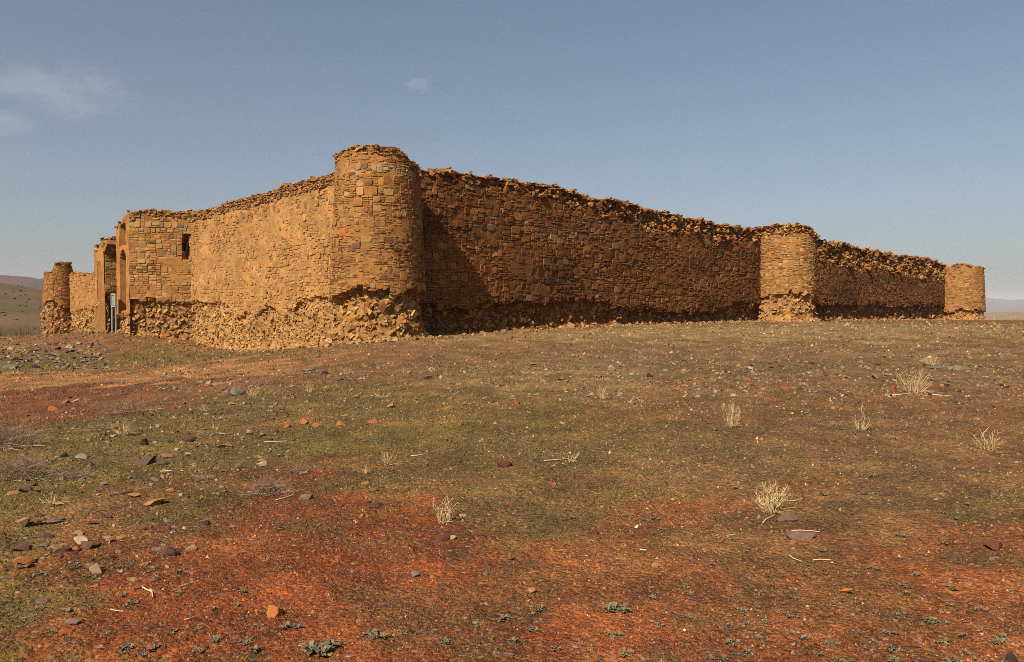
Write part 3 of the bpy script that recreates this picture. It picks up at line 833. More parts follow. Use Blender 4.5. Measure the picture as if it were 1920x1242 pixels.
# --- gateway: two tall jambs with blind niches, a ruined vault between them
P0 = at_px(OL, V, 357)
S_GATE = float((P0 - OL) @ V)
GA = R(33)
GD = -(math.cos(GA) * NL + math.sin(GA) * V); GN = math.cos(GA) * NR + math.sin(GA) * NL   # the block's side is splayed outwards
F0 = at_px(P0, -GD, 244)                                                                # outer front corner
GATE_COL = palette(dict(ochre=5, beige=2.6, orange=1.6, sand=1.6, pale=.8, brown=.8, grey=.3), dict(ochre=5, beige=2, sand=2, brown=1))
def tint_gate(c, s, z, g):
    if z > 5.9 and g.random() < .5: c = pick(g, dict(beige=4, pale=1.5, ochre=3, grey=.4))
    return c
GATE_C = palette(dict(ochre=5, beige=2.2, orange=1.8, sand=1.6, brown=.8, grey=.2), dict(ochre=5, beige=2, sand=2, brown=1), tint_gate)
side = Plane_(F0, GD, GN)
hs, hz = side.hit(345.5, 463)
PROJ = float(np.linalg.norm(F0 - P0)); DEP = float((F0 - P0) @ NL); SHIFT = float((F0 - P0) @ V)
def crack(S, Z, p):
    e_ = .25 * vnoise(Z * 2.2, Z * 0, 3)
    k = sstep(PROJ - .34 + e_, PROJ - .18 + e_, S) * sstep(4.6, 4.9, Z) * sstep(6.35, 6.1, Z)
    return p - .55 * k
def cr_skip(s, z, w, h): return s + w > PROJ - .22 + .25 * snoise(z * 2.2, 0., 3) and 4.75 < z < 6.2
J1 = float((at_px(F0, V, 219) - F0) @ V); J2 = float((at_px(F0, V, 196) - F0) @ V); J3 = float((at_px(F0, V, 178) - F0) @ V)
wall_section(707, F0, GD, GN, (0.0, PROJ + .9), [(225, 414), (243, 408), (255, 399), (275, 395), (300, 397), (330, 398), (365, 399), (380, 400)],
             [(230, 562), (265, 563), (290, 561), (310, 566), (335, 565), (352, 570), (380, 570)], ST_GATE, GATE_C, 220,
             "stone side of the gateway block with a small square window", thick=2.5, recess=.22, rub=(48, (.12, .34)), min_px=8., hole=(hs - .13, hs + .11, hz - .24, hz + .24), pmod=crack, skip=cr_skip,
             cap_n=30, rag=.07, crown=.3, name="gate_flank", batter=0, cap_colour=GATE_COL, mudcol=(.36, .17, .052))

def jamb(seed, o, width, top_pts, label, niche, n_single=0, bz=2.0):
    nlo, nhi, z_lo, z_spring, z_up0, z_up1 = niche
    mid, half = .5 * (nlo + nhi), .5 * (nhi - nlo)
    def pm(S, Z, p):
        rise = half * 1.25
        inside = (S > nlo) & (S < nhi) & (Z > z_lo) & (Z < z_spring + rise * np.sqrt(np.clip(1 - ((S - mid) / half) ** 2, 0, 1)))
        up = (S > nlo) & (S < nhi) & (Z > z_up0) & (Z < z_up1)
        return np.where(inside | up, p - .5, p)
    return wall_section(seed, o, V, NL, (0.0, width), top_pts, [(-1, bz), (width * .4, bz + .15), (width + 1, bz - .05)], None, GATE_COL, n_single, label, thick=.9, recess=.18, rub=(50, (.10, .28)), step=.07,
                        pmod=pm, name="gate_jamb", batter=0, pixel_pts=False, mudcol=(.40, .18, .050), rag=.08, cap_n=34, cap_colour=GATE_COL, ends=False)
jamb(808, F0, J1, [(-1, 7.35), (.0, 7.4), (.8, 7.25), (1.6, 6.9), (3, 6.6)], "plastered jamb of the gateway beside the sign, with tall blind niches", (J1 * .25, J1 * .72, 1.9, 4.6, 5.6, 6.8), bz=1.5)
F1 = F0 + J2 * V
jamb(909, F1, J3 - J2, [(-1, 6.2), (.3, 6.2), (1.2, 5.9), (2.4, 5.2), (3, 5.0)], "broken far jamb of the gateway with one blind niche", ((J3 - J2) * .25, (J3 - J2) * .72, 2.6, 4.3, 9, 9.1), bz=2.35)
# inner cheek of the far jamb, the back of the porch and the springing of the fallen vault
wall_section(1010, F1, U, NR, (.05, DEP), [(-1, 6.15), (1, 6.0), (2, 5.7), (4, 5.6)], [(-1, 2.7), (1, 2.9), (2, 2.5), (4, 2.6)], ST_GATE, GATE_COL, 0,
             "shaded inner cheek of the porch", thick=2.35, recess=.25, name="porch_cheek", batter=0, pixel_pts=False, cap_n=26)
wall_section(1011, F0 - DEP * NL + (J1 - .1) * V, V, NL, (0, J2 - J1 + .2), [(-1, 5.6), (4, 5.6)], [(-1, 1.4), (4, 1.4)], ST_GATE, GATE_COL, 0, "back wall of the porch", thick=.8, name="porch_back", batter=0, pixel_pts=False, cap_n=16)
vs = Section(1012)
vsurf = Plane_(F1, U, NR)
for k in range(120):
    s_, z_ = vs.g.uniform(.0, 2.6), vs.g.uniform(5.35, 6.3)
    out_ = max(0, (z_ - 5.35)) * .85 * (1 - .22 * s_)
    v, t = chunk(vs.g, vs.g.uniform(.2, .42), vs.g.uniform(.25, .5), .25)
    vs.stone(v + vsurf.to(np.array([[s_, vs.g.uniform(-.2, 1) * out_, z_]]))[0], t, GATE_COL(vs.g, 0, 0, True), False)
e = vsurf.to(np.array([(0, -.1, 5.3), (2.6, -.1, 5.3), (2.6, .5, 5.9), (0, .75, 5.9), (0, .6, 6.15), (2.6, .35, 6.1), (0, -.2, 6.2), (2.6, -.2, 6.1)]))
vs.core.add(e, [(0, 1, 2), (0, 2, 3), (3, 2, 5), (3, 5, 4), (4, 5, 7), (4, 7, 6), (0, 3, 4), (0, 4, 6), (1, 7, 5), (1, 5, 2)], np.array(MUD))
vs.finish("vault_stub", FORT, 0, "stub of the fallen porch vault")

# --- lower wall beyond the gateway and the leaning tower at its end
C4 = at_px(OL + .45 * NL, V, 113)
s_end = (C4 - OL) @ V
OLp = OL
wall_section(1111, OLp, V, NL, (S_GATE + SHIFT + J3 - .1, s_end), [(185, 512), (176, 512), (165, 515), (150, 516), (138, 512), (120, 512)], [(190, 577), (160, 578), (150, 582), (138, 588), (120, 588)],
             dict(ST_MUDDED, hmin=.2, hbig=.5, wthin=.5), palette(dict(ochre=5, beige=1.5, orange=1.5), dict(ochre=5, orange=1), tint_left), 0, "low mud-faced wall beyond the gateway", recess=.12, mudcol=(.37, .17, .050), rub=(30, (.12, .34)), cap_n=14, step=.16)
a4 = face_angle(C4)
def t4_top(a): return Z4 - (Z4 - Z4S) * sstep(-.30, -.5, a) - .9 * sstep(.75, 1.25, a) + .10 * vnoise(a * 6, a * 0, 4)
K4 = float(C4[1]) / FPX
Z4, Z4S = EYE + 98 * K4, EYE + 78 * K4
tower_face(C4, 33 * K4, 24 * K4, Z4, a4, R(115), 1212, [(-115, 2.5), (-40, 2.7), (0, 2.4), (40, 2.2), (115, 2.2)], ST_FINE,
           palette(dict(ochre=5, orange=3, rust=1, beige=1.5, brown=1, purple=.5), dict(ochre=5, orange=3, beige=1, brown=1.4)), 40,
           "narrow tower beyond the gateway with a broken, stepped top", t4_top, recess=.14, rub_den=34, min_px=8., mudcol=(.36, .155, .045), foot=.35)

# ------------------------------------------------------------------ loose stones on the ground
def on_ground(px, py):
    x, y, d = pix_ground(px, py)
    return x, y, float(ground_z(np.array([x]), np.array([y]))[0]), d

def subdivide(v, t):
    v = [tuple(p) for p in v]; mid = {}; out = []
    def m(a, b):
        k = (min(a, b), max(a, b))
        if k not in mid:
            p = (np.array(v[a]) + v[b]) / 2; v.append(tuple(p / np.linalg.norm(p))); mid[k] = len(v) - 1
        return mid[k]
    for a, b, c in t:
        x, y, z = m(a, b), m(b, c), m(c, a); out += [(a, x, z), (b, y, x), (c, z, y), (x, y, z)]
    return np.array(v), np.array(out)
ICO2_V, ICO2_T = subdivide(ICO_V, ICO_T)
def rock_mesh(g, w, h, dpt, col, flat=False):
    v = ICO2_V * g.uniform(.97, 1.03, (len(ICO2_V), 1))
    for _ in range(9):
        n = g.normal(0, 1, 3); n /= np.linalg.norm(n); q = g.uniform(.25, .7)
        v = v - np.maximum(v @ n - q, 0)[:, None] * n
    v = v / np.ptp(v, axis=0) * np.array([w, dpt, h])
    c = np.broadcast_to(col, v.shape) * g.uniform(.93, 1.07, (len(v), 1))
    return tri_mesh("rock", v, ICO2_T, M_ROCK, c)

RC = dict(orange=(.38, .135, .038), ochre=(.33, .16, .056), plum=(.10, .055, .040), dark=(.05, .032, .027), grey=(.17, .135, .095), pale=(.34, .265, .165), rust=(.29, .085, .026), maroon=(.11, .036, .022), mauve=(.19, .11, .08), brown=(.17, .085, .04), tan=(.30, .18, .085))
rg = np.random.default_rng(5)
NAMED = [  # px, py of the base, width and height in pixels, colour, label
    (510, 1158, 26, 24, 'orange', "bright orange squarish rock standing alone on the red soil"),
    (828, 1018, 34, 16, 'maroon', "dark maroon rounded rock below the dry tuft on the red soil"),
    (848, 1013, 13, 9, 'pale', "small pale pebble touching the dark maroon rock"),
    (356, 1033, 20, 15, 'tan', "tan pointed rock on the edge of the red soil"),
    (312, 1040, 36, 14, 'plum', "long plum rock lying beside the tan pointed rock"),
    (291, 948, 34, 13, 'ochre', "flat-topped ochre block among the weeds"),
    (570, 938, 24, 14, 'grey', "grey rock at the foot of the brown dead brush"),
    (780, 1083, 13, 15, 'grey', "grey upright stone beside the bright red hollow"),
    (913, 1079, 11, 11, 'mauve', "small mauve stone on bare red soil"),
    (998, 1113, 15, 11, 'ochre', "yellowish stone in the middle of the red soil"),
    (941, 876, 28, 14, 'maroon', "broken maroon rock on brown ground in mid view"),
    (1034, 912, 14, 10, 'rust', "rust-red stone with a dark side on brown ground"),
    (684, 946, 15, 12, 'rust', "reddish cube-like stone beside a flat dark slab"),
    (709, 951, 34, 8, 'maroon', "flat dark slab beside the reddish cube-like stone"),
    (701, 923, 17, 10, 'ochre', "ochre stone behind the flat dark slab"),
    (686, 911, 17, 10, 'ochre', "ochre stone, farther one of the pair above the dark slab"),
    (1483, 976, 34, 12, 'mauve', "mauve flat stone next to the big dry tuft"),
    (1506, 1012, 44, 20, 'mauve', "broad flat mauve slab sunk in the soil beneath a twig"),
    (1589, 1113, 20, 9, 'orange', "vivid orange flat stone among the small weeds"),
    (1873, 1034, 28, 14, 'maroon', "dark red rock near the edge of the orange soil"),
    (1904, 1246, 16, 20, 'dark', "black rock at the bottom corner of the picture"),
    (1868, 1053, 16, 7, 'grey', "flat grey stone below the dark red rock"),
    (681, 970, 10, 7, 'ochre', "tiny ochre stone on the red slope"),
    (868, 970, 13, 9, 'pale', "pale stone at the foot of the dry tuft on red soil"),
    (732, 765, 20, 11, 'ochre', "pale orange block on the tan bare patch"),
    (697, 794, 18, 9, 'orange', "orange stone below the tan bare patch"),
    (638, 800, 17, 10, 'orange', "orange stone at the lower edge of the tan patch"),
    (594, 801, 16, 8, 'orange', "orange stone between two others under the tan patch"),
    (565, 796, 16, 11, 'orange', "orange stone at the end of the row under the tan patch"),
    (802, 712, 17, 12, 'pale', "large pale greenish block on the mid slope"),
    (273, 873, 36, 17, 'plum', "largest plum rock of the dark heap among the weeds"),
    (263, 836, 16, 14, 'plum', "pointed plum rock above the dark heap"),
    (118, 858, 14, 11, 'dark', "near-black rock among the weeds"),
    (297, 872, 18, 11, 'plum', "plum rock leaning on the dark heap"),
    (347, 828, 22, 8, 'plum', "flat plum stone on the green slope"),
    (490, 869, 18, 10, 'orange', "orange stone on the green slope, alone"),
    (418, 838, 26, 7, 'tan', "long tan stone lying flat on the green slope"),
    (445, 742, 26, 12, 'grey', "slanted grey slab beside a dry tuft below the path"),
    (577, 696, 32, 6, 'grey', "pale flat slab on the edge of the path"),
    (605, 703, 20, 12, 'mauve', "mauve rock by the flat slab at the path"),
    (1217, 708, 16, 10, 'maroon', "maroon rock in the band of scattered stones"),
    (1685, 712, 12, 9, 'maroon', "dark rock behind the thick dry tuft"),
    (1676, 730, 14, 9, 'rust', "rust rock at the foot of the thick dry tuft"),
    (1644, 710, 18, 9, 'mauve', "mauve rock near the thick dry tuft"),
    (1808, 694, 40, 10, 'grey', "wide grey slab on the far stony band"),
    (1765, 692, 32, 6, 'grey', "low grey slab beside the wide grey slab"),
    (8, 692, 22, 8, 'grey', "bluish grey boulder on the slope under the rubble strip"),
    (120, 735, 10, 7, 'plum', "dark stone above the pile on the red bank"),
    (140, 755, 16, 7, 'pale', "pale flat stone of the pile on the red bank"),
    (122, 757, 10, 8, 'tan', "upright tan stone of the pile on the red bank"),
    (95, 771, 18, 8, 'orange', "orange stone under the red bank"),
    (178, 1075, 20, 14, 'tan', "tan wedge of stone on mossy ground"),
    (146, 1020, 26, 10, 'pale', "pale rounded stone among plum rocks near the edge"),
    (165, 1030, 30, 15, 'brown', "brown tilted rock beside the pale rounded stone"),
    (45, 1060, 28, 10, 'rust', "rusty flat stone in the stony corner"),
    (35, 1034, 30, 11, 'plum', "broad plum slab in the stony corner"),
    (115, 1035, 24, 10, 'mauve', "mauve slab in the stony corner"),
    (36, 990, 20, 14, 'tan', "tan block at the head of the stony corner"),
    (95, 985, 28, 9, 'mauve', "flat mauve slab at the head of the stony corner"),
    (80, 1010, 20, 11, 'plum', "plum wedge in the stony corner"),
    (20, 928, 20, 8, 'ochre', "small ochre slab by the dead brush"),
    (50, 924, 22, 11, 'plum', "plum rock by the dead brush"),
    (230, 927, 22, 7, 'mauve', "flat mauve stone above the ochre block"),
    (252, 934, 20, 8, 'ochre', "ochre slab beside the flat mauve stone"),
    (200, 972, 18, 8, 'plum', "small plum stone below the flat mauve stone"),
    (385, 984, 16, 9, 'dark', "dark stone on the red slope"),
    (130, 1168, 30, 7, 'mauve', "long mauve sliver on mossy ground"),
    (120, 1190, 18, 9, 'rust', "rust stone on mossy ground"),
    (125, 1150, 15, 8, 'grey', "grey pebble on mossy ground"),
    (75, 1132, 20, 6, 'mauve', "thin mauve slab on mossy ground"),
    (570, 1223, 10, 7, 'tan', "cream pebble beside the leafy weed"),
    (369, 1216, 4, 3, 'tan', "tiny tan pebble in the weeds"),
    (765, 1216, 15, 8, 'rust', "rust stone tucked beside a weed"),
    (955, 1233, 20, 8, 'mauve', "mauve stone at the lower edge"),
    (1095, 1015, 14, 8, 'mauve', "mauve stone on the orange soil"),
    (958, 1050, 9, 12, 'mauve', "upright mauve chip on the orange soil"),
    (1230, 1065, 13, 9, 'tan', "tan stone on the orange soil"),
    (1302, 1134, 17, 7, 'mauve', "flat pinkish stone on the orange soil"),
    (1100, 824, 12, 9, 'ochre', "ochre stone on the grey gravel"),
]
def set_rock(px, py, wpx, hpx, ck, label, group=None, sink=.28):
    x, y, z, d = on_ground(px, py)
    k = d / FPX
    w, h = wpx * k, max(hpx * k * .95, .018)
    dp = w * rg.uniform(.6, .95)
    hh = max(h - .15 * dp * (EYE / d), h * .5)
    me = rock_mesh(rg, w * 1.05, hh / (1 - sink) * 1.0, dp, np.array(RC[ck]) * rg.uniform(.85, 1.15))
    o = link("rock", me, label=label, cat="rock", group=group)
    o.location = (x, y + dp * .4, z + hh * .5 - .26 * hh)
    o.rotation_euler = (0, 0, rg.uniform(-.5, .5))
    return o
for a in NAMED: set_rock(*a)
WORD = dict(orange='bright orange', ochre='ochre', plum='dark plum', dark='blackish', grey='grey-brown', pale='pale', rust='rusty', maroon='dark red', mauve='mauve', brown='brown', tan='tan')
ZONES = [  # px range, py range, number, colours, label, group, size range in pixels
    ((0, 330), (960, 1100), 34, ['plum', 'mauve', 'tan', 'brown', 'grey', 'ochre'], "one of the %s stones strewn over the stony corner", "stones of the stony corner", (8, 22)),
    ((40, 560), (800, 930), 46, ['plum', 'mauve', 'tan', 'grey', 'rust', 'ochre', 'pale'], "one of the %s small stones strewn over the green weedy slope", "stones on the weedy slope", (7, 17)),
    ((680, 1420), (682, 760), 44, ['ochre', 'tan', 'pale', 'mauve', 'orange', 'rust', 'grey'], "one of the %s small stones of the scattered band across the mid slope", "stones of the mid slope band", (7, 15)),
    ((1280, 1920), (670, 745), 30, ['ochre', 'tan', 'mauve', 'grey', 'rust', 'maroon'], "one of the %s small stones around the thick dry tuft on the far slope", "stones of the far slope", (7, 14)),
    ((0, 200), (645, 695), 40, ['grey', 'tan', 'pale', 'plum', 'dark', 'grey'], "one of the %s stones of the rubble strip below the gateway", "stones of the rubble strip", (7, 13)),
    ((300, 700), (690, 790), 22, ['grey', 'tan', 'pale', 'mauve', 'brown'], "one of the %s small stones between the path and the tan patch", "stones below the path", (7, 14)),
]
for (xr, yr, n, cols, label, group, size) in ZONES:
    for _ in range(n):
        w = rg.uniform(*size) * .85 * (1 if rg.random() < .8 else 1.3)
        ck = cols[rg.integers(len(cols))]
        set_rock(rg.uniform(*xr), rg.uniform(*yr), w, w * rg.uniform(.3, .62), ck, label % WORD[ck], group)

# smaller stones of the same bands, past counting
def scattered():
    g = np.random.default_rng(64); bag = Bag()
    for (xr, yr, n, cols, label, group, size), more in zip(ZONES, (90, 230, 300, 220, 170, 190)):
        cols = [c for c in cols if c not in ('orange', 'rust')] + ['tan', 'pale']
        for _ in range(more):
            px, py = g.uniform(*xr), g.uniform(*yr)
            x, y, z, d = on_ground(px, py); w = g.uniform(3.5, 8.5) * d / FPX
            v, t = chunk(g, w * 1.15, g.uniform(.3, .65), .3)
            bag.add(v + (x, y, z + w * .08), t, np.array(RC[cols[g.integers(len(cols))]]) * g.uniform(.75, 1.2))
    link("stone_scatter", bag.mesh("stone_scatter", M_ROCK), label="countless small stones strewn across the slope", cat="stones", kind="stuff")
scattered()

# gravel nobody could count
def pebbles():
    g = np.random.default_rng(77)
    n = 245000
    u = g.random(n)
    d = np.where(g.random(n) < .6, 1 / (1 / 2.7 - u * (1 / 2.7 - 1 / 65.)), 2.7 * (65 / 2.7) ** u)
    a = np.radians(g.uniform(-36.5, 36.5, n))
    x, y = d * np.sin(a), d * np.cos(a)
    dens = .62 + fbm(x / 1.2, y / 1.2, 4, 91) * 1.2
    keep = g.random(n) < np.clip(dens, .15, 1)
    q = np.stack([x, y], 1)
    keep &= ((q - C1) @ NR > .05) | ((q - OL) @ NL > .05)
    x, y, d = x[keep], y[keep], d[keep]; n = len(x)
    z = ground_z(x, y)
    px = np.clip(np.exp(g.normal(math.log(1.75), .5, n)), .7, 5.5)
    size = np.maximum(px * d / 784.0, .005)
    th = g.uniform(0, 2 * math.pi, n)[:, None] + np.array([0, .5, 1, 1.5]) * math.pi + g.normal(0, .3, (n, 4))
    r = size[:, None] * .5 * g.uniform(.6, 1.2, (n, 4)) * np.where(np.arange(4) % 2 == 0, 1.0, .7)
    h = size * g.uniform(.2, .65, n) * .8
    base = np.stack([x[:, None] + r * np.cos(th), y[:, None] + r * np.sin(th), np.repeat((z - .25 * h)[:, None], 4, 1)], -1)
    top = np.stack([x + g.normal(0, .18, n) * size, y + g.normal(0, .18, n) * size, z + h], -1)[:, None]
    v = np.concatenate([base, top], 1).reshape(-1, 3)
    t = (np.array([(0, 1, 4), (1, 2, 4), (2, 3, 4), (3, 0, 4)])[None] + (np.arange(n) * 5)[:, None, None]).reshape(-1, 3)
    names = np.array([RC[k] for k in ('tan', 'ochre', 'mauve', 'plum', 'pale', 'pale', 'brown', 'tan', 'grey', 'plum', 'brown', 'mauve')])
    bc = names[g.integers(0, len(names), n)]
    soil = soil_colour(x, y)
    mixk = np.where(g.random((n, 1)) < .55, g.uniform(.75, 1, (n, 1)), g.uniform(.05, .6, (n, 1)))
    col = (soil * mixk + bc * (1 - mixk)) * np.exp(g.normal(0, .38, (n, 1)))
    link("gravel", tri_mesh("gravel", v, t, M_ROCK, np.repeat(col, 5, 0)), label="fine gravel and stone chips over the soil", cat="gravel", kind="stuff")
pebbles()

# short moss and new grass in the hollows
def short_grass():
    g = np.random.default_rng(78)
    n = 120000
    d = 2.7 * (48 / 2.7) ** g.random(n)
    a = np.radians(g.uniform(-36, 36, n))
    x, y = d * np.sin(a), d * np.cos(a)
    px, py = 0, 0
    m = soil_colour(x, y, True) * 1.1 + fbm(x / .5 + 9, y / .5, 4, 80) * 1.0
    keep = m > g.uniform(.1, 1.0, n)
    keep &= (((np.stack([x, y], 1) - C1) @ NR) > .1) | (((np.stack([x, y], 1) - OL) @ NL) > .1)
    x, y, d = x[keep], y[keep], d[keep]; n = len(x)
    z = ground_z(x, y)
    h = g.uniform(.007, .02, n) * (1 + d * .05); w = h * g.uniform(.25, .6, n)
    th = g.uniform(0, 2 * math.pi, n); lean = g.uniform(.3, 1.4, n)
    dx, dy = np.cos(th), np.sin(th)
    base = np.stack([x, y, z - .003], 1); sidev = np.stack([-dy * w, dx * w, 0 * w], 1) * .5
    tip = base + np.stack([dx * h * lean, dy * h * lean, h], 1)
    v = np.stack([base - sidev, base + sidev, tip], 1).reshape(-1, 3)
    t = np.arange(3 * n).reshape(-1, 3)
    k = g.random((n, 1))
    col = np.array((.075, .085, .018)) * (1 - k) + np.array((.14, .115, .035)) * k
    link("grass", tri_mesh("grass", v, t, M_LEAF, np.repeat(col, 3, 0)), label="thin short grass and moss greening the slope", cat="grass", kind="stuff")
short_grass()

# ------------------------------------------------------------------ plants
def tube(path, r0, r1, sides=4):
    path = np.asarray(path, float); n = len(path)
    out = []
    for k in range(n):
        tdir = path[min(k + 1, n - 1)] - path[max(k - 1, 0)]; tdir = tdir / (np.linalg.norm(tdir) + 1e-9)
        a = np.cross(tdir, (0.31, .95, .1)); a /= np.linalg.norm(a) + 1e-9; b = np.cross(tdir, a)
        r = r0 + (r1 - r0) * k / (n - 1)
        for q in range(sides):
            th = 2 * math.pi * q / sides
            out.append(path[k] + r * (math.cos(th) * a + math.sin(th) * b))
    t = []
    for k in range(n - 1):
        for q in range(sides):
            p, p2 = k * sides + q, k * sides + (q + 1) % sides
            t += [(p, p2, p2 + sides), (p, p2 + sides, p + sides)]
    return np.array(out), np.array(t)

STRAW = np.array((.66, .47, .23)); STRAW2 = np.array((.55, .34, .14)); TWIG = np.array((.36, .22, .135)); BARK = np.array((.64, .48, .29))
def tuft(px, py, wpx, hpx, n, label, seed, thick=1.0, kind="grass_tuft", cat="grass tuft", lean=0., colour=STRAW, branch=True):
    g = np.random.default_rng(seed)
    x, y, z, d = on_ground(px, py)
    k = d / FPX; W, H = wpx * k * .5, hpx * k
    bag = Bag(); base_bag = Bag()
    for i in range(n):
        th = g.uniform(0, 2 * math.pi); q = g.random() ** .6
        hh = H * g.uniform(.45, 1.0) * (1 - .25 * q)
        r0 = W * .35 * g.random()
        top = np.array([math.cos(th) * W * q + lean * hh, math.sin(th) * W * q * .8, hh])
        b = np.array([math.cos(th) * r0, math.sin(th) * r0, -.01])
        mid = b * .45 + top * .5 + np.array([g.normal(0, .03), g.normal(0, .03), hh * .08]) * H * 2
        m2 = (mid + top) / 2 + g.normal(0, .03, 3) * H
        r = thick * (.0017 + .0009 * g.random()) * (1 + d * .045)
        v, t = tube([b, (b + mid) / 2 + g.normal(0, .012, 3) * H, mid, m2, top], r, r * .45, 4)
        c = colour * g.uniform(.75, 1.2)
        bag.add(v, t, c)
        if branch and g.random() < .4:
            e = m2 + np.array([g.normal(0, .22), g.normal(0, .15), g.uniform(.05, .3)]) * H
            v, t = tube([m2, (m2 + e) / 2 + g.normal(0, .02, 3) * H, e], r * .7, r * .3, 3); bag.add(v, t, c)
    for i in range(max(n // 3, 5)):
        th = g.uniform(0, 2 * math.pi); L = W * g.uniform(.5, 1.3)
        p0 = np.array([0, 0, .008]) + g.normal(0, .1, 3) * np.array([W, W, 0]); p1 = p0 + np.array([math.cos(th) * L, math.sin(th) * L, .01 + .1 * H * g.random()])
        v, t = tube([p0, (p0 + p1) / 2 + np.array([0, 0, .03 * H]), p1], .0022 * thick * (1 + d * .05), .001 * (1 + d * .05), 3)
        base_bag.add(v, t, STRAW2 * g.uniform(.6, 1.05))
    root = bpy.data.objects.new(kind, None); COL.objects.link(root); root.location = (x, y, z)
    root["label"] = label; root["category"] = cat
    link("stalks", bag.mesh("stalks", M_STRAW), root)
    link("dead_base", base_bag.mesh("dead_base", M_STRAW), root)
    return root
tuft(1447, 962, 72, 62, 62, "biggest pale dry grass tuft fanning up from the orange soil", 1, 1.15)
tuft(834, 983, 52, 58, 26, "dry stalky tuft standing over the dark maroon rock", 2, 1.1)
tuft(1370, 800, 46, 52, 36, "upright dry tuft on the grey gravel of the mid slope", 3, 1.0)
tuft(1712, 737, 66, 46, 60, "thick golden dry tuft on the far slope", 4, .9)
tuft(1747, 685, 32, 22, 30, "small golden tuft behind the thick golden one", 5, .8)
tuft(1615, 805, 46, 28, 16, "sparse dry tuft with one tall bent stalk", 6, .9)
tuft(1618, 804, 6, 56, 2, "single tall bent stalk rising from the sparse tuft", 61, 1.0, "dry_stalk", "dry stalk")
tuft(1852, 843, 62, 38, 18, "dry tuft of splayed bent stalks at the slope's outer end", 7, 1.0)
tuft(728, 873, 40, 36, 24, "dry tuft on the brown slope above the red soil", 8, .9)
tuft(685, 889, 20, 20, 8, "little dry sprig beside the tuft above the red soil", 9, .9)
tuft(1072, 866, 34, 22, 9, "leaning bundle of bleached stalks on the brown ground", 10, 1.2, lean=.5)
tuft(1130, 748, 28, 30, 16, "small dry tuft alone in the band of stones", 11, .9)
tuft(230, 816, 48, 30, 34, "yellow dry tuft on the green weedy slope", 12, .8)
tuft(472, 743, 38, 24, 26, "dry tuft beside the slanted grey slab", 13, .8)
tuft(580, 736, 28, 24, 20, "dry tuft between the grey slab and the path stones", 14, .8)
tuft(650, 703, 24, 20, 18, "dry tuft just under the path near the corner tower", 15, .8)
tuft(383, 772, 24, 16, 16, "low dry tuft above the green slope", 16, .8)
tuft(808, 697, 24, 14, 18, "low dry tuft behind the pale greenish block", 17, .8)
tuft(985, 702, 22, 14, 14, "low dry tuft at the start of the stone band", 18, .8)
tuft(718, 746, 44, 14, 20, "flattened dry tuft above the tan patch", 19, .8)
tuft(100, 946, 50, 20, 24, "yellow flattened tuft in front of the dead brush", 20, .9)
tuft(350, 709, 26, 10, 14, "faint dry tuft on the edge of the path", 21, .7)
tuft(952, 683, 16, 14, 7, "tiny dry sprig beyond the stone band", 22, .7)
tuft(160, 757, 18, 14, 10, "dry sprig on the red bank", 23, .7)
tuft(758, 702, 14, 16, 8, "slim dry sprig above the pale greenish block", 24, .7)
tuft(1760 - 480, 700, 20, 10, 8, "low straw sprig in the far half of the stone band", 25, .7)

def brush(px, py, wpx, hpx, n, label, seed):
    """Tangle of dead brown twigs."""
    g = np.random.default_rng(seed)
    x, y, z, d = on_ground(px, py); k = d / FPX; W, H = wpx * k * .5, hpx * k
    bag, low = Bag(), Bag()
    for i in range(n):
        th = g.uniform(0, 2 * math.pi); q = g.random() ** .7
        b = np.array([g.normal(0, .35) * W, g.normal(0, .25) * W, -.01])
        top = b + np.array([math.cos(th) * W * .55 * q, math.sin(th) * W * .4 * q, H * g.uniform(.3, 1) * (1 - min(.7, (b[0] / W) ** 2))])
        mid = (b + top) / 2 + g.normal(0, .08, 3) * H
        r = .0011 * (1 + d * .09)
        c = TWIG * g.uniform(.6, 1.35)
        v, t = tube([b, mid, top], r, r * .5, 3); bag.add(v, t, c)
        for _ in range(3):
            e = mid + np.array([g.normal(0, .3), g.normal(0, .3), g.uniform(-.1, .35)]) * H
            v, t = tube([mid, (mid + e) / 2 + g.normal(0, .04, 3) * H, e], r * .7, r * .35, 3); bag.add(v, t, c * g.uniform(.8, 1.2))
    for i in range(n // 6):
        th = g.uniform(0, 2 * math.pi); L = W * g.uniform(.4, 1.1)
        p0 = np.array([g.normal(0, .3) * W, g.normal(0, .25) * W, .01]); p1 = p0 + np.array([math.cos(th) * L, math.sin(th) * L, .02])
        v, t = tube([p0, (p0 + p1) / 2 + g.normal(0, .04, 3) * H, p1], .0016 * (1 + d * .08), .001 * (1 + d * .06), 3); low.add(v, t, BARK * g.uniform(.5, 1))
    root = bpy.data.objects.new("dead_shrub", None); COL.objects.link(root); root.location = (x, y, z)
    root["label"] = label; root["category"] = "shrub"
    link("twigs", bag.mesh("twigs", M_STRAW), root); link("fallen_twigs", low.mesh("fallen_twigs", M_STRAW), root)
brush(502, 926, 86, 42, 150, "brown tangled dead shrub at the head of the red soil", 31)
brush(18, 838, 110, 52, 170, "grey-brown dead shrub cut by the frame on the weedy slope", 32)
brush(40, 898, 130, 50, 180, "wide grey-brown dead shrub near the stony corner", 33)
brush(140, 896, 70, 22, 90, "low dead shrub beside the wide grey-brown one", 34)
brush(235, 774, 110, 26, 110, "low mauve dead shrub under the red bank", 35)
brush(185, 806, 60, 18, 60, "flat dead shrub on the weedy slope", 36)
brush(562, 888, 44, 24, 60, "small grey dead shrub behind the brown tangled one", 37)
brush(432, 740, 40, 22, 60, "small dead shrub behind the slanted grey slab", 38)
brush(490, 722, 30, 16, 40, "thin dead shrub below the path", 39)
brush(385, 900, 50, 16, 50, "faint low dead shrub on the brown slope", 40)
brush(285, 660, 24, 9, 30, "tiny dead shrub in the hollow before the gate wall", 42)

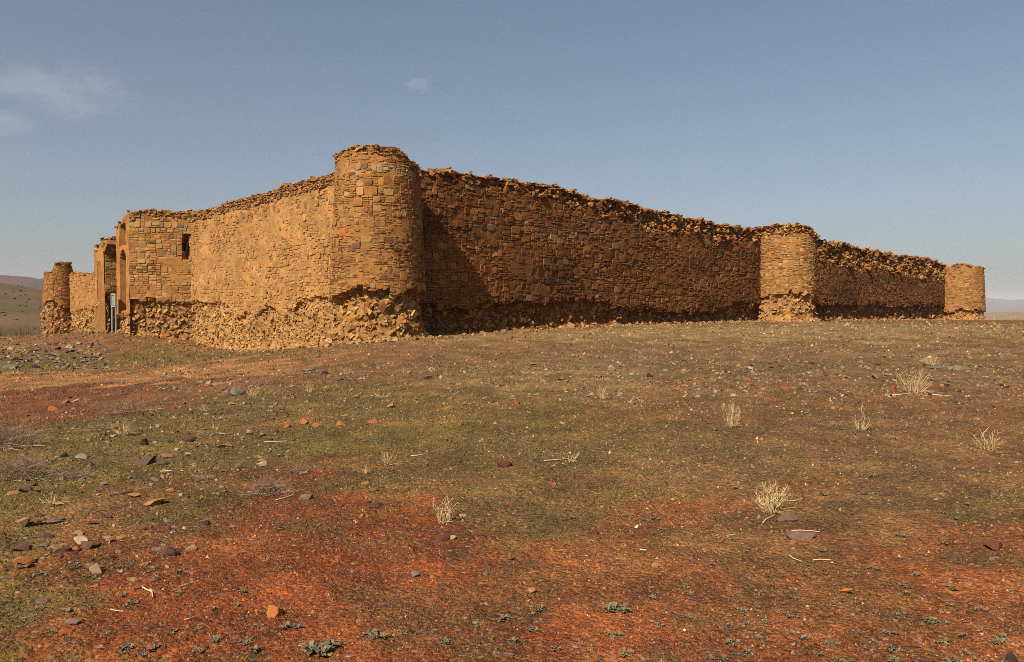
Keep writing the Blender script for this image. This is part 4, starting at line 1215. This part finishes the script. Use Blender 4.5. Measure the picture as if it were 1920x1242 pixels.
# bare bushes in the valley beside the far tower
def bare_bush(px, py, dist, wpx, hpx, label, seed, col):
    g = np.random.default_rng(seed)
    dr = pix_dir(px, py); tt = dist / dr[1]; x, y = dr[0] * tt, dist
    z = float(ground_z(np.array([x]), np.array([y]), False)[0])
    top_z = EYE + (HORIZON - (py - hpx)) / FPX * dist
    H = max(top_z - z, 1.0); W = wpx * dist / FPX * .5
    stems, tw = Bag(), Bag()
    for i in range(22):
        th = g.uniform(0, 2 * math.pi); q = g.random() ** .5
        e = np.array([math.cos(th) * W * q, math.sin(th) * W * q, H * (.25 + .65 * math.sqrt(max(0, 1 - .9 * q * q))) * g.uniform(.7, 1)])
        m = e * .55 + np.array([0, 0, .08 * H]) + g.normal(0, .05, 3) * H
        v, t = tube([(g.normal(0, .1) * W, g.normal(0, .1) * W, -.1), m, e], .03, .012, 4); stems.add(v, t, col * .8)
        for _ in range(34):
            f = g.uniform(.2, 1); p = (m * (1 - f) + e * f) * g.uniform(.85, 1.05); q_ = p + g.normal(0, 1, 3) * np.array([W * .14, W * .14, H * .12])
            v, t = tube([p, (p + q_) / 2 + g.normal(0, .02, 3) * H, q_], .014, .006, 3); tw.add(v, t, col * g.uniform(.7, 1.5))
    root = bpy.data.objects.new("bare_bush", None); COL.objects.link(root); root.location = (x, y, z)
    root["label"] = label; root["category"] = "bush"
    link("stem", stems.mesh("stem", M_STRAW), root); link("twigs", tw.mesh("twigs", M_STRAW), root)
bare_bush(40, 624, 92, 60, 36, "rusty brown bare bush in the valley beside the far tower", 51, np.array((.20, .105, .045)))
bare_bush(74, 624, 100, 40, 32, "darker olive bush pressed behind the far tower", 52, np.array((.10, .075, .04)))
bare_bush(2, 626, 88, 60, 26, "low dull brown bush at the valley's outer edge", 53, np.array((.15, .085, .042)))

def scrub():
    g = np.random.default_rng(90)
    bag = Bag()
    hv = np.empty(len(HILL_OBJ.data.vertices) * 3, np.float32); HILL_OBJ.data.vertices.foreach_get("co", hv); hv = hv.reshape(-1, 3)
    front = hv[(hv[:, 1] < 262)]
    for k in range(1700):
        i = g.integers(len(front)); p = front[i] + g.normal(0, 2.2, 3) * (1, 1, 0)
        j = np.argmin((hv[:, 0] - p[0]) ** 2 + (hv[:, 1] - p[1]) ** 2); p[2] = hv[j, 2]
        s = g.uniform(.25, .75)
        v = ICO_V * g.uniform(.5, 1.1, (12, 1)) * s * np.array([1, 1, .55])
        bag.add(v + p + (0, 0, .1), ICO_T, np.array((.12, .085, .045)) * g.uniform(.6, 1.5))
    link("scrub", bag.mesh("scrub", M_LEAF), label="pale scrub dotted over the far hillside", cat="scrub", kind="stuff")
scrub()

# ------------------------------------------------------------------ small leafy weeds
def weed_mesh(seed, n_leaf, spread):
    g = np.random.default_rng(seed); bag = Bag()
    for c in range(g.integers(2, 6)):
        cx, cy = np.clip(g.normal(0, .22 * spread, 2), -.3, .3)
        for i in range(n_leaf):
            th = g.uniform(0, 2 * math.pi); L = g.uniform(.18, .42); up = g.uniform(.10, .42)
            w = L * g.uniform(.16, .26)
            d = np.array([math.cos(th), math.sin(th), 0]); s = np.array([-d[1], d[0], 0])
            b = np.array([cx, cy, 0.0]); m = b + d * L * .55 + np.array([0, 0, up * .75]); e = b + d * L + np.array([0, 0, up * .7])
            v = np.array([b - s * w * .2, b + s * w * .2, m - s * w, m + s * w, m + np.array([0, 0, -.05 * L]), e])
            t = [(0, 1, 4), (0, 4, 2), (1, 3, 4), (2, 4, 5), (4, 3, 5)]
            k = g.random(); col = (np.array((.15, .135, .070)) * (1 - k) + np.array((.25, .215, .125)) * k) * g.uniform(.7, 1.15)
            bag.add(v, t, col)
    return bag.mesh("weed", M_LEAF)
WEEDS = [weed_mesh(200 + k, 11, 1.0 + .15 * k) for k in range(7)]
GREEN_WEEDS = [weed_mesh(230 + k, 16, .7) for k in range(2)]
wg = np.random.default_rng(14)
def weed(px, py, wpx, label, group=None, me=None):
    x, y, z, d = on_ground(px, py); s = wpx * d / FPX * 1.05
    o = link("weed", me or WEEDS[wg.integers(len(WEEDS))], label=label, cat="weed", group=group)
    o.location = (x, y, z - .004); o.rotation_euler = (0, 0, wg.uniform(0, 6.28)); o.scale = (s, s, s * .8)
for a in [(1147, 1145, 42, "bluish green weed, densest of those on the red soil"), (612, 1222, 60, "large sprawling leafy weed at the lower edge of the red soil"),
          (208, 0, 0, "")][:2]: weed(*a, me=GREEN_WEEDS[0])
for px, py, w, lb in [(950, 1163, 34, "weed with a dry chip leaning on it"), (710, 1192, 36, "long low weed on the deep red soil"), (838, 1203, 26, "grey weed on the deep red soil by the lower edge"),
                      (1792, 1197, 0, "")][:3]: weed(px, py, w, lb)
for px, py, w in [(280, 1216, 26), (240, 1212, 24), (785, 1187, 20), (893, 1173, 24), (965, 1206, 30), (1000, 1180, 22), (1040, 1215, 26), (1150, 1195, 28), (1178, 1230, 28), (1232, 1175, 22), (750, 1215, 18), (840, 1150, 14),
                  (1230, 1120, 22), (1225, 1105, 20), (1020, 1125, 14), (905, 1235, 18), (480, 1222, 30), (455, 1205, 24), (540, 1182, 34), (410, 1200, 28), (310, 1240, 24), (1000, 1155, 22), (1020, 1145, 26)]:
    weed(px, py, w, "weed on the red soil near the lower edge, " + ("beside the bright orange rock" if px < 600 else "between the leafy and the bluish weed" if px < 1100 else "by the dense bluish weed"), "weeds near the lower edge")
for _ in range(95):
    px, py = wg.uniform(1280, 1915), 1242 - 240 * wg.random() ** 1.4
    ws = wg.uniform(11, 28) * (.55 + .45 * (py - 950) / 290)
    where = "below the biggest dry tuft" if px < 1500 else "below the broad mauve slab" if px < 1700 else "towards the dark red and black rocks"
    weed(px, py, ws, ("tiny" if ws < 12 else "small" if ws < 19 else "larger") + " grey-green weed on the orange soil " + where, "weeds on the orange soil")
for _ in range(45):
    px, py = wg.uniform(880, 1900), wg.uniform(880, 1010)
    where = "beside the rust-red stone" if px < 1200 else "around the biggest dry tuft" if px < 1560 else "towards the splayed outer tuft"
    weed(px, py, wg.uniform(8, 17), "faint weed on the brown ground above the orange soil, " + where, "weeds on the brown ground")
for _ in range(45):
    px, py = wg.uniform(10, 520), wg.uniform(1060, 1240)
    where = "next to the rust stone" if px < 180 else "around the forked white twig" if px < 350 else "towards the bright orange rock"
    weed(px, py, wg.uniform(9, 22), ("upper" if py < 1150 else "lower") + " weed among the moss of the near corner, " + where, "weeds in the moss")
for _ in range(18):
    px, py = wg.uniform(1300, 1800), wg.uniform(790, 890)
    weed(px, py, wg.uniform(7, 14), "one of the green specks of weed around the stalky tufts", "weeds on the mid slope")

# bleached twigs lying about
def twig(pts, label, r=.004):
    P = []
    for px, py in pts:
        x, y, z, d = on_ground(px, py); P.append((x, y, z + .010))
    P = np.array(P); o = P.mean(0)
    v, t = tube(P - o, r * 1.1, r * .6, 5)
    link("twig", tri_mesh("twig", v, t, M_STRAW, np.broadcast_to(BARK * 1.15, v.shape)), label=label, cat="twig").location = o
twig([(1484, 998), (1500, 997), (1520, 998), (1537, 1000)], "long straight twig lying across the broad mauve slab")
twig([(1480, 1044), (1487, 1050), (1504, 1056)], "curved white twig on the orange soil")
twig([(1525, 1053), (1541, 1052), (1557, 1053)], "short straight white twig beside the curved one")
twig([(1430, 984), (1436, 976), (1452, 968)], "curled twig at the foot of the biggest dry tuft", .005)
twig([(1660, 742), (1690, 741), (1715, 738)], "pale root reaching out from the thick golden tuft", .012)
twig([(1740, 741), (1765, 743), (1784, 744)], "second pale root on the other side of the golden tuft", .012)
twig([(267, 1104), (277, 1110), (285, 1113), (287, 1123)], "forked white twig on mossy ground")
twig([(335, 1103), (347, 1100), (362, 1094)], "thin twig beside the forked white one", .003)
twig([(207, 1146), (220, 1149), (232, 1150)], "thin straight twig on mossy ground", .003)
twig([(345, 1166), (355, 1163), (363, 1160)], "short pale twig near the deep red soil", .003)
twig([(515, 941), (535, 935), (550, 930)], "white stick fallen from the brown dead shrub", .005)
twig([(770, 857), (790, 855), (815, 848)], "long grey stick on the brown slope", .006)
twig([(1020, 866), (1045, 864), (1064, 862)], "stalk lying beside the leaning bundle", .006)
twig([(1500 - 300, 1034), (1206, 1034), (1212, 1035)], "short white chip of wood on the red soil", .006)
twig([(495, 831), (515, 830), (537, 829)], "reddish stick lying on the green slope", .008)
twig([(300, 886), (320, 885), (345, 880)], "pale stick below the dark heap of rocks", .006)
twig([(1380, 1004), (1370, 1006), (1361, 1007)], "small white twig on the orange soil near the big tuft", .003)

# ------------------------------------------------------------------ the information board beside the gateway
def fallen():
    """Stones that have dropped out of the walls and lie along their feet."""
    g = np.random.default_rng(321); bag = Bag()
    lines = [(C1 + .1 * NR, U, NR, 2.0, L12 + L23, 950), (OL, V, NL, 1.0, S_GATE, 160), (F0, GD, GN, 0, PROJ, 60), (F0, V, NL, 0, J3, 90)]
    for o, d, n, a, b, num in lines:
        for _ in range(num):
            s_ = a + (b - a) * g.random() ** 1.0; p = abs(g.normal(0, 1.0)) + .15
            if g.random() < .3: p += g.uniform(0, 2.2)
            q = o + s_ * d + p * n; sz = g.uniform(.05, .26) * (1.25 if p < .6 else .7)
            v, t = chunk(g, sz, g.uniform(.3, .7), .35)
            z = float(gz_fast(q)); bag.add(v + (q[0], q[1], z + sz * .08), t, colour_rubble(g, 0, 0, True) * g.uniform(.55, 1.0))
    for k in range(150):
        th = face_angle(C1) + g.uniform(-1.3, 1.2); r = 1.95 + abs(g.normal(0, .55)); q = C1 + r * np.array((math.cos(th), math.sin(th)))
        sz = g.uniform(.08, .30); v, t = chunk(g, sz, g.uniform(.3, .7), .4)
        bag.add(v + (q[0], q[1], float(gz_fast(q)) + sz * .1), t, colour_rubble(g, 0, 0, True) * g.uniform(.7, 1.0))
    link("rubble", bag.mesh("rubble", M_STONE), label="fallen stones lying along the foot of the fort's walls", cat="rubble", kind="stuff")
def gz_fast(q): return ground_z(np.array([q[0]]), np.array([q[1]]))[0]
fallen()

def sign_board():
    x, y, _, d = on_ground(214, 626)
    fdir = np.array([x, y]) / math.hypot(x, y)
    root = bpy.data.objects.new("information_sign", None); COL.objects.link(root)
    z = float(ground_z(np.array([x]), np.array([y]))[0])
    root.location = (x, y, z); root.rotation_euler = (0, 0, R(-45))
    root["label"] = "white framed information board on two posts before the gateway"; root["category"] = "sign"
    def box(name, x0, x1, y0, y1, z0, z1, col, parent=root):
        v = np.array([(a, b, c) for a in (x0, x1) for b in (y0, y1) for c in (z0, z1)])
        t = [(0, 1, 3), (0, 3, 2), (4, 6, 7), (4, 7, 5), (0, 4, 5), (0, 5, 1), (2, 3, 7), (2, 7, 6), (0, 2, 6), (0, 6, 4), (1, 5, 7), (1, 7, 3)]
        return link(name, tri_mesh(name, v, t, M_METAL, np.broadcast_to(np.array(col, float), v.shape)), parent)
    W = (.40, .40, .33)
    for s in (-1, 1): box("post", s * .30 - .035, s * .30 + .035, -.03, .03, -.2, 2.22, W)
    p = box("panel", -.26, .26, -.02, .012, 1.62, 2.18, (.27, .29, .20))
    for a in ((-.34, .34, -.05, .05, 2.225, 2.30), (-.34, .34, -.05, .05, 1.53, 1.60), (-.345, -.27, -.055, .045, 1.605, 2.222), (.27, .345, -.055, .045, 1.605, 2.222)): box("frame_bar", *a, W, p)
sign_board()

# two slim poles far out on the plain
for px, lb in ((1864.5, "faint distant pole nearer the end tower on the plain"), (1894, "faint distant pole farther from the end tower on the plain")):
    dist = 620.0; x = (px - 960) / FPX * dist
    z = -6.0
    v, t = tube([(0, 0, -.5), (0, 0, 4), (0, 0, 8.2)], .16, .11, 6)
    link("pole", tri_mesh("pole", v, t, M_METAL, np.broadcast_to((.5, .42, .32), v.shape)), label=lb, cat="pole").location = (x, dist, z)

# ------------------------------------------------------------------ desert haze
def haze():
    m = bpy.data.materials.new("haze_air"); m.use_nodes = True
    n = m.node_tree.nodes; n.remove(n["Principled BSDF"])
    pv = n.new("ShaderNodeVolumePrincipled")
    pv.inputs["Color"].default_value = (.92, .93, .96, 1); pv.inputs["Density"].default_value = 0.00010; pv.inputs["Anisotropy"].default_value = 0.0
    m.node_tree.links.new(pv.outputs[0], n["Material Output"].inputs["Volume"])
    a, lo, hi = 9600.0, -13.0, 210.0
    v = np.array([(x, y, z) for x in (-a, a) for y in (-a, a) for z in (lo, hi)])
    t = [(0, 1, 3), (0, 3, 2), (4, 6, 7), (4, 7, 5), (0, 4, 5), (0, 5, 1), (2, 3, 7), (2, 7, 6), (0, 2, 6), (0, 6, 4), (1, 5, 7), (1, 7, 3)]
    link("haze", tri_mesh("haze", v, t, m), kind="stuff")
haze()

tri_total = sum(len(o.data.polygons) for o in scene.objects if o.type == 'MESH')
print("BUILT", round(time.time() - T00, 1), "s", tri_total, "tris", len(scene.objects), "objects", COUNTS)
